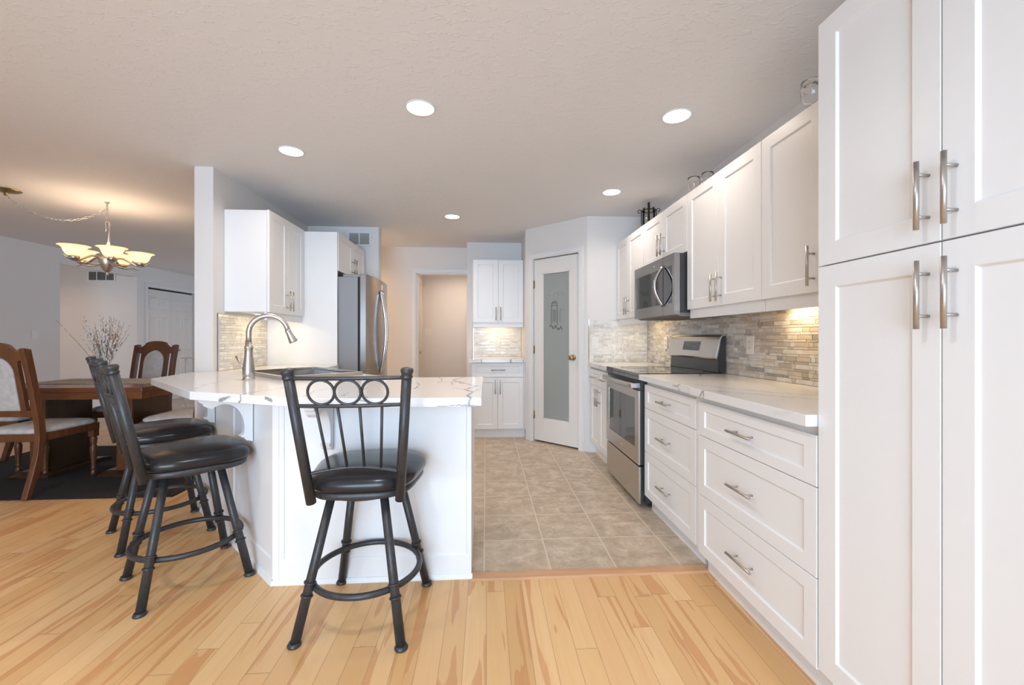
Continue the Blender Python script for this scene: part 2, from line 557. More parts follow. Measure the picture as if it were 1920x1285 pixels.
    def build(self, name, mat, parent=None, bevel=0.0, loc=None, seg=2):
        me = bpy.data.meshes.new(name)
        me.from_pydata(self.v, [], self.f)
        mats = mat if isinstance(mat, (list, tuple)) else [mat]
        for m_ in mats:
            me.materials.append(M[m_] if isinstance(m_, str) else m_)
        me.polygons.foreach_set('use_smooth', self.s)
        me.polygons.foreach_set('material_index', self.mi)
        me.update()
        o = bpy.data.objects.new(name, me)
        COL.objects.link(o)
        if parent:
            o.parent = parent
        if loc:
            o.location = loc
        if bevel:
            md = o.modifiers.new('bevel', 'BEVEL')
            md.width = bevel
            md.segments = seg
            md.limit_method = 'ANGLE'
            md.angle_limit = math.radians(40)
        return o


def tag(o, label=None, cat=None, group=None, kind=None):
    if label:
        o['label'] = label
    if cat:
        o['category'] = cat
    if group:
        o['group'] = group
    if kind:
        o['kind'] = kind
    return o


def thing(name, label, cat, loc=(0, 0, 0), rz=0.0, group=None):
    o = bpy.data.objects.new(name, None)
    COL.objects.link(o)
    o.location = loc
    o.rotation_euler = (0, 0, rz)
    o.empty_display_size = 0.1
    return tag(o, label, cat, group)


def struct(mb, name, mat, label=None, bevel=0.0):
    o = mb.build(name, mat, bevel=bevel)
    return tag(o, label, None, None, 'structure')


def copy_tree(o, parent=None):
    c = o.copy()
    COL.objects.link(c)
    if parent:
        c.parent = parent
    for ch in list(o.children):
        copy_tree(ch, c)
    return c


def box(x0, x1, y0, y1, z0, z1):
    return MB().box(x0, x1, y0, y1, z0, z1)


# ---------------------------------------------------------------- the setting
CEIL = 2.40
XR = 1.66      # right wall
XL = -5.87     # far left wall
YB = -3.0      # wall behind the camera
XK = -1.97     # kitchen face of the wall between kitchen and dining room
XP = -2.10     # dining face of that wall

f = MB()
f.prism([(XL - 1.8, YB), (XR, YB), (XR, 2.04), (-1.0, 2.04), (-2.05, 3.09), (XP, 3.16), (XP, 6.0), (XL - 1.8, 6.0)], -0.05, 0.0)
struct(f, 'floor', 'planks', 'light maple plank floor with brown streaks')
f = MB()
f.prism([(-1.0, 2.04), (XR + 0.1, 2.04), (XR + 0.1, 7.4), (XP, 7.4), (XP, 3.16), (-2.05, 3.09)], -0.05, 0.0)
struct(f, 'floor', 'tile', 'beige mottled square tile floor of the kitchen')
struct(box(XL - 1.8, XP, 6.0, 9.6, -0.05, 0.0), 'floor', 'entrytile', 'pale tile floor beyond the dining room')
st = thing('trim_1', 'wood strip between plank floor and kitchen tile', 'trim')
del st['category']
st['kind'] = 'structure'
MB().extrude([(0, 0), (0.075, 0), (0.065, 0.007), (0.01, 0.007)], (-0.066, 2.0, 0.0), (0, 1, 0), (0, 0, 1), (1, 0, 0), 1.168).build('threshold_strip', 'oakstrip', st)
struct(box(XL - 1.8, XR + 0.1, YB - 0.1, 9.6, CEIL, CEIL + 0.08), 'ceiling', 'ceil', 'off-white ceiling with knock-down texture')
struct(box(XR, XR + 0.1, YB, 5.6, 0, CEIL), 'wall_right', 'wall')
# wall behind the camera; its unseen patio door and window are added for daylight
w = MB()
w.box(XL, -4.6, YB - 0.1, YB, 0, CEIL)
w.box(-4.6, -2.6, YB - 0.1, YB, 0, 0.8)
w.box(-4.6, -2.6, YB - 0.1, YB, 2.1, CEIL)
w.box(-2.6, -2.15, YB - 0.1, YB, 0, CEIL)
w.box(-2.15, 0.65, YB - 0.1, YB, 2.3, CEIL)
w.box(-2.15, 0.65, YB - 0.1, YB, 0, 0.15)
w.box(0.65, XR, YB - 0.1, YB, 0, CEIL)
struct(w, 'wall_front', 'wall')


def window(n, x0, x1, z0, z1, panes):
    r = thing('window_%d' % n, None, None)
    r['kind'] = 'structure'
    m = MB()
    t_ = 0.05
    m.box(x0, x1, YB - 0.08, YB - 0.02, z0, z0 + t_)
    m.box(x0, x1, YB - 0.08, YB - 0.02, z1 - t_, z1)
    for i in range(panes + 1):
        xx = x0 + (x1 - x0 - t_) * i / panes
        m.box(xx, xx + t_, YB - 0.08, YB - 0.02, z0 + t_, z1 - t_)
    m.build('window_frame', 'trimw', r)
    for i in range(panes):
        xa = x0 + (x1 - x0 - t_) * i / panes + t_
        xb = x0 + (x1 - x0 - t_) * (i + 1) / panes
        box(xa, xb, YB - 0.052, YB - 0.048, z0 + t_, z1 - t_).build('pane', 'thinglass', r)


window(1, -2.15, 0.65, 0.15, 2.3, 3)
window(2, -4.6, -2.6, 0.8, 2.1, 2)
# left side of the dining room: long wall with an opening and a closet
w = MB()
w.box(XL - 0.12, XL, YB, 6.16, 0, CEIL)
w.box(XL - 0.12, XL, 6.16, 7.44, 2.19, CEIL)
w.box(XL - 0.12, XL, 7.44, 7.66, 0, CEIL)
w.box(XL - 0.12, XL, 7.66, 8.83, 2.05, CEIL)
w.box(XL - 0.12, XL, 8.83, 9.6, 0, CEIL)
struct(w, 'wall_left', 'wall')
struct(box(XL - 1.8, XL - 0.12, 7.44, 7.54, 0, CEIL), 'wall_hall', 'wall')
struct(box(XL - 1.8, XL - 1.7, 5.0, 7.44, 0, CEIL), 'wall_hall_left', 'wall')
struct(box(XL - 1.8, XP, 9.5, 9.6, 0, CEIL), 'wall_back_left', 'wall')
# wall between kitchen and dining room, its end standing on the counter
struct(box(XP, XK, 3.16, 4.88, 0, CEIL), 'wall_middle', 'wall')
struct(box(XK, -1.195, 4.77, 4.88, 0, CEIL), 'wall_fridge', 'wall')
# corridor wall with the doorway
w = MB()
w.box(XP - 0.6, -0.94, 5.78, 5.88, 0, CEIL)
w.box(-0.94, -0.245, 5.78, 5.88, 2.04, CEIL)
w.box(-0.245, -0.17, 5.45, 5.88, 0, CEIL)
struct(w, 'wall_back', 'wall')
struct(box(-0.17, 0.56, 5.45, 5.55, 0, CEIL), 'wall_nook', 'wall')
struct(box(XP - 0.7, XP - 0.6, 4.88, 5.88, 0, CEIL), 'wall_corridor', 'wall')
struct(box(-1.6, 0.2, 7.2, 7.3, 0, CEIL), 'wall_hallway', 'wall')
w = MB()
w.box(-1.17, -1.07, 5.88, 6.15, 0, CEIL)
w.box(-1.17, -1.07, 6.15, 6.85, 2.04, CEIL)
w.box(-1.17, -1.07, 6.85, 7.2, 0, CEIL)
struct(w, 'wall_hallway_left', 'wall')
struct(box(-0.12, -0.02, 5.88, 7.2, 0, CEIL), 'wall_hallway_right', 'wall')
# pantry corner: side wall, diagonal wall with door, short wall to the right
PA, PB = Vector((0.452, 4.775)), Vector((1.03, 4.20))
pd = (PB - PA).normalized()
pn = Vector((pd.y, -pd.x))          # towards the room (-x,-y)
pn = pn if pn.y < 0 else -pn
plen = (PB - PA).length
prz = math.atan2(pd.y, pd.x)
struct(box(0.462, 0.56, 4.86, 5.45, 0, CEIL), 'wall_pantry_side', 'wall')
w = MB()
dj0, dj1 = 0.115, 0.713             # door opening along the diagonal
w.box(0, dj0, 0, 0.1, 0, CEIL)
w.box(dj1, plen, 0, 0.1, 0, CEIL)
w.box(dj0, dj1, 0, 0.1, 2.045, CEIL)
o = struct(w, 'wall_pantry', 'wall')
o.location = (PA.x, PA.y, 0)
o.rotation_euler = (0, 0, prz)
struct(box(1.03, XR, 4.20, 4.30, 0, CEIL), 'wall_kitchen_back', 'wall')

# baseboards
struct(box(1.045, 1.16, 4.185, 4.20, 0, 0.11), 'baseboard_kitchen', 'trimw', bevel=0.004)
struct(box(XL, XL + 0.015, YB, 6.16, 0, 0.1), 'baseboard_left', 'trimw')
struct(box(XL - 1.7, XL - 0.12, 7.425, 7.44, 0, 0.1), 'baseboard_hall', 'trimw')
struct(box(XP - 0.5, -1.02, 5.765, 5.78, 0, 0.1), 'baseboard_corridor', 'trimw')
struct(box(XP - 0.015, XP, 3.2, 4.88, 0, 0.1), 'baseboard_dining', 'trimw')


def casing(parent, x0, x1, zt, wd=0.065, y=0.0, sides=(True, True)):
    """door casing round an opening x0..x1 up to zt, standing proud of y towards -Y"""
    m = MB()
    for x_a, x_b, on in ((x0 - wd, x0, sides[0]), (x1, x1 + wd, sides[1])):
        if on:
            m.box(x_a, x_b, y - 0.012, y, 0, zt)
            m.box(x_a + 0.012, x_b - 0.012, y - 0.019, y - 0.0125, 0, zt + 0.0115)
    m.box(x0 - (wd if sides[0] else 0), x1 + (wd if sides[1] else 0), y - 0.012, y, zt + 0.0003, zt + wd)
    m.box(x0 - (wd - .012 if sides[0] else 0), x1 + (wd - .012 if sides[1] else 0), y - 0.019, y - 0.0125, zt + 0.012, zt + wd - 0.012)
    return m.build('casing', 'trimw', parent, bevel=0.002, seg=1)


# pantry door: white frame, frosted glass with etched picture and word
D1 = thing('door_1', 'white pantry door with a tall frosted glass pane', None, (PA.x, PA.y, 0), prz)
D1['kind'] = 'structure'
casing(D1, dj0, dj1, 2.045, 0.062)
m = MB()
x0, x1 = dj0 + 0.006, dj1 - 0.006
gx0, gx1, gz0, gz1 = x0 + 0.112, x1 - 0.112, 0.26, 1.88
for a in ((x0, gx0, 0.018, 2.036), (gx1, x1, 0.018, 2.036), (gx0, gx1, 0.018, gz0), (gx0, gx1, gz1, 2.036)):
    m.box(a[0], a[1], 0.012, 0.047, a[2], a[3])
m.build('door_leaf', 'doorw', D1)
m = MB()
for a in ((gx0, gx0 + .012, gz0, gz1), (gx1 - .012, gx1, gz0, gz1), (gx0, gx1, gz0, gz0 + .012), (gx0, gx1, gz1 - .012, gz1)):
    m.box(a[0], a[1], 0.014, 0.046, a[2], a[3])
m.build('glazing_bead', 'doorw', D1)
pane = box(gx0 + .008, gx1 - .008, 0.026, 0.032, gz0 + .008, gz1 - .008).build('frosted_pane', 'frost', D1)
pane['label'] = 'frosted glass pane with etched word and jar'
# etched drawing: jar outline, vine under it, and the word
cxp = (gx0 + gx1) / 2
m = MB()


def stroke(pts, w=0.0022):
    m.tube([(a, 0.0245, b) for a, b in pts], w, 5)


jx = cxp - 0.035
stroke([(jx - .035, 1.30), (jx - .035, 1.49), (jx - .025, 1.515), (jx + .04, 1.515), (jx + .05, 1.49), (jx + .05, 1.30)])
stroke([(jx - .03, 1.50), (jx - .03, 1.54), (jx + .045, 1.54), (jx + .045, 1.50)], .003)
stroke([(jx - .02, 1.545), (jx, 1.56), (jx + .03, 1.558), (jx + .04, 1.545)], .003)
for i in range(5):
    stroke([(jx - .015 + i * .012, 1.33 + (i % 2) * .02), (jx - .018 + i * .013, 1.47)], .0014)
vp = [(jx - .055 + i * .012, 1.285 + .016 * math.sin(i * 1.15) - i * .0022) for i in range(15)]
stroke(vp, .0035)
for i in range(0, 15, 3):
    stroke([vp[i], (vp[i][0] + .01, vp[i][1] + .018), (vp[i][0] + .02, vp[i][1] + .008)], .0025)
stroke([(jx + .085, 1.33), (jx + .08, 1.42), (jx + .095, 1.47), (jx + .12, 1.47)], .0014)
m.build('etched_jar', 'paleglass', pane)
fc = bpy.data.curves.new('etched_word', 'FONT')
fc.body = 'Pantry'
fc.size = 0.088
fc.align_x = 'CENTER'
fc.shear = 0.2
fc.extrude = 0.0008
fc.materials.append(simple('etched_word_tone', (0.36, 0.40, 0.39), 0.5))
fo = bpy.data.objects.new('etched_word', fc)
COL.objects.link(fo)
fo.parent = pane
fo.location = (cxp, 0.025, 1.62)
fo.rotation_euler = (PI / 2, 0, 0)
m = MB()
m.lathe([(0.030, 0), (0.030, 0.006), (0.012, 0.010), (0.011, 0.030), (0.024, 0.036), (0.029, 0.048), (0.026, 0.060), (0.012, 0.066), (1e-5, 0.067)], 20, (x1 - 0.065, 0.012, 0.955), (0, -1, 0))
m.build('door_knob', 'brass', D1)
for hz in (0.30, 1.03, 1.76):
    m = MB()
    m.tube([(dj0 + 0.002, 0.004, hz - .045), (dj0 + 0.002, 0.004, hz + .045)], 0.007, 8)
    m.box(dj0 - 0.002, dj0 + 0.014, 0.008, 0.0125, hz - .04, hz + .04)
    m.build('hinge', 'brass', D1)
# pantry inside: dark closet closing the view
struct(box(1.60, 1.66, 4.30, 5.5, 0, CEIL), 'wall_pantry_right', 'wall')
struct(box(0.56, 1.66, 5.45, 5.55, 0, CEIL), 'wall_pantry_back', 'wall')

# hall doorway casing
D3 = thing('door_3', 'open doorway with white casing beyond the fridge', None, (0, 5.78, 0))
D3['kind'] = 'structure'
casing(D3, -0.94, -0.245, 2.04, 0.065)
m = MB()
m.box(-0.94, -0.925, 0, 0.1, 0, 2.04)
m.box(-0.26, -0.245, 0, 0.1, 0, 2.04)
m.box(-0.94, -0.245, 0, 0.1, 2.03, 2.04)
m.build('jamb', 'trimw', D3)


def six_panel(parent, x0, x1, y=0.0, name='door_leaf', z1=2.02, cols=2):
    m = MB()
    m.box(x0, x1, y, y + 0.035, 0.015, z1)
    w_ = (x1 - x0)
    st_ = w_ * 0.13 if cols == 2 else w_ * 0.2
    gap = st_ * 0.8
    pw = (w_ - 2 * st_ - (cols - 1) * gap) / cols
    for i in range(cols):
        a = x0 + st_ + i * (pw + gap)
        for zz0, zz1 in ((1.66, 1.88), (0.93, 1.54), (0.20, 0.78)):
            # groove ring plus raised field
            m.box(a, a + pw, y - 0.001, y, zz0, zz1)
            b = m.add([(a, y - .001, zz0), (a + pw, y - .001, zz0), (a + pw, y - .001, zz1), (a, y - .001, zz1),
                       (a + .012, y - .009, zz0 + .012), (a + pw - .012, y - .009, zz0 + .012), (a + pw - .012, y - .009, zz1 - .012), (a + .012, y - .009, zz1 - .012),
                       (a + .026, y - .002, zz0 + .026), (a + pw - .026, y - .002, zz0 + .026), (a + pw - .026, y - .002, zz1 - .026), (a + .026, y - .002, zz1 - .026)])
            for k in range(4):
                j = (k + 1) % 4
                m.face((b + k, b + j, b + 4 + j, b + 4 + k))
                m.face((b + 4 + k, b + 4 + j, b + 8 + j, b + 8 + k))
            m.face((b + 8, b + 9, b + 10, b + 11))
    return m.build(name, 'doorw', parent)


def knob(parent, x, z, y=0.0, mat='nickel', s=1.0):
    return MB().lathe([(0.026 * s, 0), (0.024 * s, 0.006), (0.010 * s, 0.012), (0.010 * s, 0.028), (0.024 * s, 0.036), (0.027 * s, 0.048), (0.018 * s, 0.060), (1e-5, 0.063)], 16, (x, y, z), (0, -1, 0)).build('door_knob', mat, parent)


# closet doors on the far left wall: frame facing +X
D2 = thing('door_2', 'white panelled closet doors behind the dining table', None, (XL, 7.66, 0), PI / 2)
D2['kind'] = 'structure'
casing(D2, 0.0, 1.17, 2.05, 0.07)
lw = 1.16 / 2
for i in range(2):
    six_panel(D2, 0.005 + i * lw, 0.005 + (i + 1) * lw - 0.004, 0.03, 'door_leaf')
knob(D2, 0.005 + lw + 0.26 * lw, 0.93, 0.03)
box(0.0, 1.17, 0.05, 0.10, 2.02, 2.05).build('track', 'dark', D2)
# hallway side door seen through the doorway, facing +X
D4 = thing('door_4', 'narrow panelled door inside the back hallway', None, (-1.07, 6.15, 0), PI / 2)
D4['kind'] = 'structure'
casing(D4, 0.0, 0.70, 2.03, 0.06)
six_panel(D4, 0.005, 0.695, 0.02)
knob(D4, 0.62, 0.93, 0.02)

# ---------------------------------------------------------------- recessed ceiling lights


def recessed(x, y, label, pw, col=WARM):
    r = thing('recessed_light', label, 'ceiling light', (x, y, CEIL), 0, 'recessed ceiling lights')
    MB().lathe([(0.083, -0.001), (0.083, -0.004), (0.080, -0.006), (0.073, -0.006), (0.070, -0.002), (0.070, -0.001)], 32).build('trim_ring', 'trimw', r)
    MB().lathe([(1e-5, -0.0035), (0.071, -0.0035), (0.071, -0.0025)], 32).build('diffuser', 'lamp', r)
    l = area_light('lamp_beam', (x, y, CEIL - 0.008), 0.14, pw, col, (0, 0, 0), shape='DISK', spread=math.radians(150))
    return r


PWR = 3.8
recessed(-0.352, 2.28, 'round recessed ceiling light above the peninsula, nearest in the middle', PWR)
recessed(1.062, 2.273, 'round recessed ceiling light nearest the tall pantry cabinet', 2.6)
recessed(-1.287, 2.859, 'round recessed ceiling light above the sink and faucet', PWR)
recessed(1.066, 3.493, 'round recessed ceiling light above the range and microwave', 3.6)
recessed(-0.342, 4.299, 'small distant recessed ceiling light in front of the hallway doorway', 5.5)
NEUT = (0.86, 0.93, 1.0)
for (x, y, label, pw) in ((-0.35, 0.55, 'added unseen ceiling light right above the camera', 9), (-2.3, 0.55, 'added unseen ceiling light left of the camera', 11), (-0.35, -1.4, 'added unseen ceiling light behind the camera', 8), (-2.3, -1.4, 'added unseen ceiling light behind and left of the camera', 8), (-4.3, 0.55, 'added unseen ceiling light far left of the camera', 9)):  # out-of-view lights added to brighten the floor and tall cabinet
    recessed(x, y, label, pw, NEUT if x > -1 else (1.0, 0.87, 0.74))
# unseen lamps added as stand-ins around the corners: corridor, halls, entry
for (x, y, label, pw) in ((-2.15, 5.33, 'unseen stand-in for the lamp in the corridor behind the fridge wall', 14), (-0.35, 6.45, 'added unseen light in the back hallway', 7), (-6.9, 6.3, 'unseen stand-in for the hall lamp left of the dining room', 5.5), (-4.0, 8.0, 'added unseen light in the entry beyond the dining room', 8)):
    recessed(x, y, label, pw, (1.0, 0.70, 0.45))

# ---------------------------------------------------------------- cabinets


def bar_handle(parent, x, z, y, vert=True, L=0.162, r=0.0058, off=0.032, sp=0.10):
    m = MB()
    if vert:
        m.tube([(x, y - off, z - L / 2), (x, y - off, z + L / 2)], r, 14)
        for s in (-1, 1):
            m.tube([(x, y, z + s * sp / 2), (x, y - off, z + s * sp / 2)], r * 0.72, 10)
    else:
        m.tube([(x - L / 2, y - off, z), (x + L / 2, y - off, z)], r, 14)
        for s in (-1, 1):
            m.tube([(x + s * sp / 2, y, z), (x + s * sp / 2, y - off, z)], r * 0.72, 10)
    return m.build('handle', 'nickel', parent)


def front(parent, name, x0, x1, z0, z1, st=0.06, handle=None, top=None, y=0.0):
    d = MB().panel(x0, x1, z0, z1, y, st=st, top=top).build(name, 'cab', parent, bevel=0.0012, seg=1)
    if handle:
        kind, hx, hz = handle
        bar_handle(d, hx, hz, y, kind == 'v')
    return d


FT = 0.019
# tall pantry cabinet, facing -X : local x runs towards the camera
R_ = -PI / 2


def cab_right(name, label, y_far, xf, group=None):
    return thing(name, label, 'cabinet', (xf, y_far, 0), R_, group)


T = cab_right('tall_pantry_cabinet', 'tall white pantry cabinet with four doors at the right edge', 1.267, 1.052)
W = 0.73
box(0, W, FT + 0.001, 0.605, 0.10, 2.134).build('body', 'cab', T)
box(0.002, W, 0.06, 0.60, 0.0, 0.10).build('toe_kick', 'cab', T)
for (a, b, hx) in ((0.002, 0.3605, 0.334), (0.3635, W - 0.002, 0.394)):
    front(T, 'door', a, b, 0.11, 1.3825, 0.066, ('v', hx, 1.262))
    front(T, 'door', a, b, 1.3865, 2.15, 0.066, ('v', hx, 1.497))


def drawer_bank(label, y_far, xf, w, seams):
    c = cab_right('drawer_cabinet', label, y_far, xf, None)
    box(0, w, FT + 0.001, XR - xf - 0.002, 0.10, 0.875).build('body', 'cab', c)
    box(0, w, 0.052, 0.58, 0.0, 0.10).build('toe_kick', 'cab', c)
    zs = [0.10] + seams + [0.849]
    for i in range(3):
        z0, z1 = zs[i] + 0.0015, zs[i + 1] - 0.0015
        hh = (z0 + z1) / 2
        if i == 2:
            front(c, 'drawer', 0.003, w - 0.003, z0, z1, 0.055, ('h', w / 2, hh), top=0.042)
        else:
            front(c, 'drawer', 0.003, w - 0.003, z0, z1, 0.055, ('h', w / 2, hh), top=0.055)
    return c


drawer_bank('wide white three-drawer cabinet beside the tall pantry cabinet', 2.018, 1.052, 0.750, [0.391, 0.682])
drawer_bank('narrower white three-drawer cabinet beside the range', 2.765, 1.068, 0.690, [0.400, 0.690])
tag(box(1.073, 1.12, 2.018, 2.075, 0.10, 0.875).build('filler_strip', 'cab'), 'white filler strip between the two drawer cabinets', 'filler strip')

# base cabinet past the range: two drawers over two doors
B = cab_right('base_cabinet', 'white base cabinet between the range and the pantry door wall', 4.195, 1.060)
w_ = 0.64
box(0, w_, FT + 0.001, XR - 1.062, 0.10, 0.875).build('body', 'cab', B)
box(0, w_, 0.052, 0.58, 0.0, 0.10).build('toe_kick', 'cab', B)
for i in range(2):
    a, b = 0.012 + i * 0.314, 0.012 + (i + 1) * 0.314 - 0.003
    front(B, 'drawer', a, b, 0.70, 0.853, 0.05, ('h', (a + b) / 2, 0.775), top=0.04)
    front(B, 'door', a, b, 0.112, 0.697, 0.055, ('v', b - 0.03 if i == 0 else a + 0.03, 0.60))

# wall cabinets on the right, facing -X at x = 1.33
UX = 1.33


def wall_cab(label, y_far, w, z0, doors, handles, valance=True, parent_loc=None, rz=R_, xf=UX, depth=None, zt=2.115, name='wall_cabinet'):
    c = thing(name, label, 'cabinet', parent_loc or (xf, y_far, 0), rz)
    dp = depth or (XR - UX - 0.002)
    box(0, w, FT + 0.001, dp, z0 + 0.004, zt - 0.004).build('body', 'cab', c)
    for (a, b), h in zip(doors, handles):
        front(c, 'door', a + 0.0015, b - 0.0015, z0, zt, 0.060, h)
    if valance:
        box(0.003, w - 0.003, 0.020, 0.038, z0 - 0.058, z0 + 0.003).build('light_valance', 'cab', c)
    return c


wall_cab('white wall cabinet with visible single handle beside the tall cabinet', 1.945, 0.676, 1.347, [(0, 0.370), (0.370, 0.676)], [('v', 0.327, 1.452), ('v', 0.413, 1.452)])
cm = wall_cab('white two-door wall cabinet right of the microwave', 2.695, 0.748, 1.347, [(0, 0.374), (0.374, 0.748)], [('v', 0.344, 1.452), ('v', 0.404, 1.452)])
box(0.0, 0.746, 0.04, 0.325, 1.3455, 1.3505).build('bottom_panel', 'oakstrip', cm)['label'] = 'bare wood underside'
wall_cab('short white wall cabinet above the microwave', 3.462, 0.765, 1.735, [(0, 0.382), (0.382, 0.765)], [('v', 0.352, 1.86), ('v', 0.412, 1.86)], valance=False)
wall_cab('white two-door wall cabinet left of the microwave in the corner', 4.195, 0.731, 1.347, [(0, 0.340), (0.340, 0.731)], [('v', 0.312, 1.46), ('v', 0.368, 1.46)])

# nook cabinets at the far end, facing -Y
c = wall_cab('small white wall cabinet in the far nook beside the pantry door', 0, 0.618, 1.350, [(0, 0.309), (0.309, 0.618)], [('v', 0.281, 1.455), ('v', 0.337, 1.455)], parent_loc=(-0.158, 5.12, 0), rz=0, depth=0.328)
N = thing('base_cabinet', 'white base cabinet with one drawer in the far nook', 'cabinet', (-0.168, 4.835, 0), 0)
w_ = 0.625
box(0, w_, FT + 0.001, 0.612, 0.10, 0.875).build('body', 'cab', N)
box(0.0, w_, 0.05, 0.60, 0.0, 0.10).build('toe_kick', 'cab', N)
front(N, 'drawer', 0.003, w_ - 0.02, 0.708, 0.872, 0.055, ('h', 0.31, 0.79), top=0.04)
front(N, 'door', 0.003, 0.3025, 0.108, 0.703, 0.055, ('v', 0.275, 0.595))
front(N, 'door', 0.3055, w_ - 0.02, 0.108, 0.703, 0.055, ('v', 0.333, 0.595))
box(w_ - 0.018, w_, 0.0, FT + 0.001, 0.10, 0.875).build('filler_strip', 'cab', N)

# left wall: wall cabinet, fridge panel, cabinet over fridge (facing +X)
wall_cab('white wall cabinet above the faucet on the left wall', 0, 0.612, 1.356, [(0, 0.306), (0.306, 0.612)], [('v', 0.278, 1.462), ('v', 0.334, 1.462)], parent_loc=(-1.640, 3.285, 0), rz=PI / 2, depth=0.328, zt=2.134)
tag(box(-1.968, -1.350, 3.899, 3.917, 0.0, 2.125).build('fridge_panel', 'cab', bevel=0.001), 'tall white panel standing beside the fridge', 'panel')
wall_cab('white two-door cabinet above the fridge', 0, 0.83, 1.775, [(0, 0.415), (0.415, 0.83)], [('v', 0.382, 1.87), ('v', 0.448, 1.87)], valance=False, parent_loc=(-1.345, 3.919, 0), rz=PI / 2, depth=0.62, zt=2.125)

# ---------------------------------------------------------------- countertops


def slab(name, outer, holes, z0, z1, mat, label, bevel=0.002):
    bm = bmesh.new()
    vs = []
    for lp in [outer] + holes:
        vs += [bm.verts.new((a, b, z1)) for a, b in lp]
    if holes:
        for tri in tessellate_polygon([[Vector((a, b, 0)) for a, b in lp] for lp in [outer] + holes]):
            bm.faces.new([vs[i] for i in tri])
        bm.normal_update()
    else:
        bm.faces.new(vs)
        bm.normal_update()
    top = list(bm.faces)
    for fc_ in top:
        if fc_.normal.z < 0:
            fc_.normal_flip()
    ret = bmesh.ops.extrude_face_region(bm, geom=top)
    nv = [g for g in ret['geom'] if isinstance(g, bmesh.types.BMVert)]
    bmesh.ops.translate(bm, verts=nv, vec=(0, 0, z0 - z1))
    bmesh.ops.recalc_face_normals(bm, faces=bm.faces)
    me = bpy.data.meshes.new(name)
    bm.to_mesh(me)
    bm.free()
    me.materials.append(M[mat])
    o = bpy.data.objects.new(name, me)
    COL.objects.link(o)
    if bevel:
        md = o.modifiers.new('bevel', 'BEVEL')
        md.width = bevel
        md.segments = 2
        md.limit_method = 'ANGLE'
        md.angle_limit = math.radians(40)
    return tag(o, label, 'countertop')


# sink: rotated 45 degrees in the corner
SA = Vector((-1.165, 2.475))            # near corner (camera side)
sdir = Vector((-0.7071, 0.7071))        # along the back (faucet) rim
sper = Vector((0.7071, 0.7071))         # towards the user
SL, SW = 0.70, 0.50


def sp_(a, b):
    p = SA + sdir * a + sper * b
    return (p.x, p.y)


hole = [sp_(0.02, 0.02), sp_(0.02, SW - 0.02), sp_(SL - 0.02, SW - 0.02), sp_(SL - 0.02, 0.02)]
outer = [(-0.018, 1.726), (-0.018, 2.641), (-0.55, 2.641), (-1.335, 3.425), (-1.335, 3.897), (-1.967, 3.897), (-1.967, 3.158), (-2.06, 3.158), (-2.06, 3.14), (-2.10, 3.14), (-2.02, 2.66), (-1.353, 2.004), (-0.714, 1.738)]
slab('peninsula_countertop', outer, [hole], 0.877, 0.915, 'quartz', 'white quartz peninsula countertop with grey veins')
slab('countertop', [(1.015, 1.270), (XR - 0.002, 1.270), (XR - 0.002, 2.768), (1.030, 2.768), (1.030, 2.03), (1.015, 2.03)], [], 0.877, 0.915, 'quartzr', 'white quartz countertop over the two drawer cabinets')
slab('countertop', [(1.030, 3.545), (XR - 0.002, 3.545), (XR - 0.002, 4.197), (1.034, 4.197)], [], 0.877, 0.915, 'quartzr', 'short white quartz countertop beyond the range')
slab('countertop', [(-0.19, 4.795), (0.452, 4.795), (0.458, 5.447), (-0.166, 5.447), (-0.166, 4.85), (-0.19, 4.85)], [], 0.877, 0.915, 'quartzn', 'small white quartz countertop in the far nook')

# sink basin
S = thing('kitchen_sink', 'stainless steel corner sink set in the peninsula counter', 'sink', (SA.x, SA.y, 0.915), math.atan2(sper.y, sper.x))
# local x = towards the user, local y = along the back rim


def srim(x0, x1, y0, y1, z0, z1, ix0, ix1, iy0, iy1):
    m = MB()
    o_ = [(x0, y0), (x1, y0), (x1, y1), (x0, y1)]
    i_ = [(ix0, iy0), (ix1, iy0), (ix1, iy1), (ix0, iy1)]
    b = m.add([(a, c_, z0) for a, c_ in o_] + [(a, c_, z1) for a, c_ in o_] + [(a, c_, z1) for a, c_ in i_] + [(a, c_, z1 - 0.012) for a, c_ in i_])
    for k in range(4):
        j = (k + 1) % 4
        m.face((b + k, b + j, b + 4 + j, b + 4 + k))
        m.face((b + 4 + k, b + 4 + j, b + 8 + j, b + 8 + k))
        m.face((b + 8 + k, b + 8 + j, b + 12 + j, b + 12 + k))
    return m


srim(0, SW, 0, SL, 0.0005, 0.024, 0.022, SW - 0.022, 0.022, SL - 0.022).build('rim', 'steel', S, bevel=0.002)
m = MB()
a0, a1, b0, b1, dp = 0.024, SW - 0.024, 0.024, SL - 0.024, -0.20
k0 = m.add([(a0, b0, 0.006), (a1, b0, 0.006), (a1, b1, 0.006), (a0, b1, 0.006), (a0 + .02, b0 + .02, dp), (a1 - .02, b0 + .02, dp), (a1 - .02, b1 - .02, dp), (a0 + .02, b1 - .02, dp)])
for k in range(4):
    j = (k + 1) % 4
    m.face((k0 + j, k0 + k, k0 + 4 + k, k0 + 4 + j))
m.face((k0 + 4, k0 + 5, k0 + 6, k0 + 7))
m.build('basin', 'steelv', S)
MB().lathe([(0.045, dp + 0.001), (0.045, dp + 0.004), (0.03, dp + 0.002), (1e-5, dp + 0.002)], 20, (SW / 2, SL / 2, 0)).build('drain', 'chrome', S)

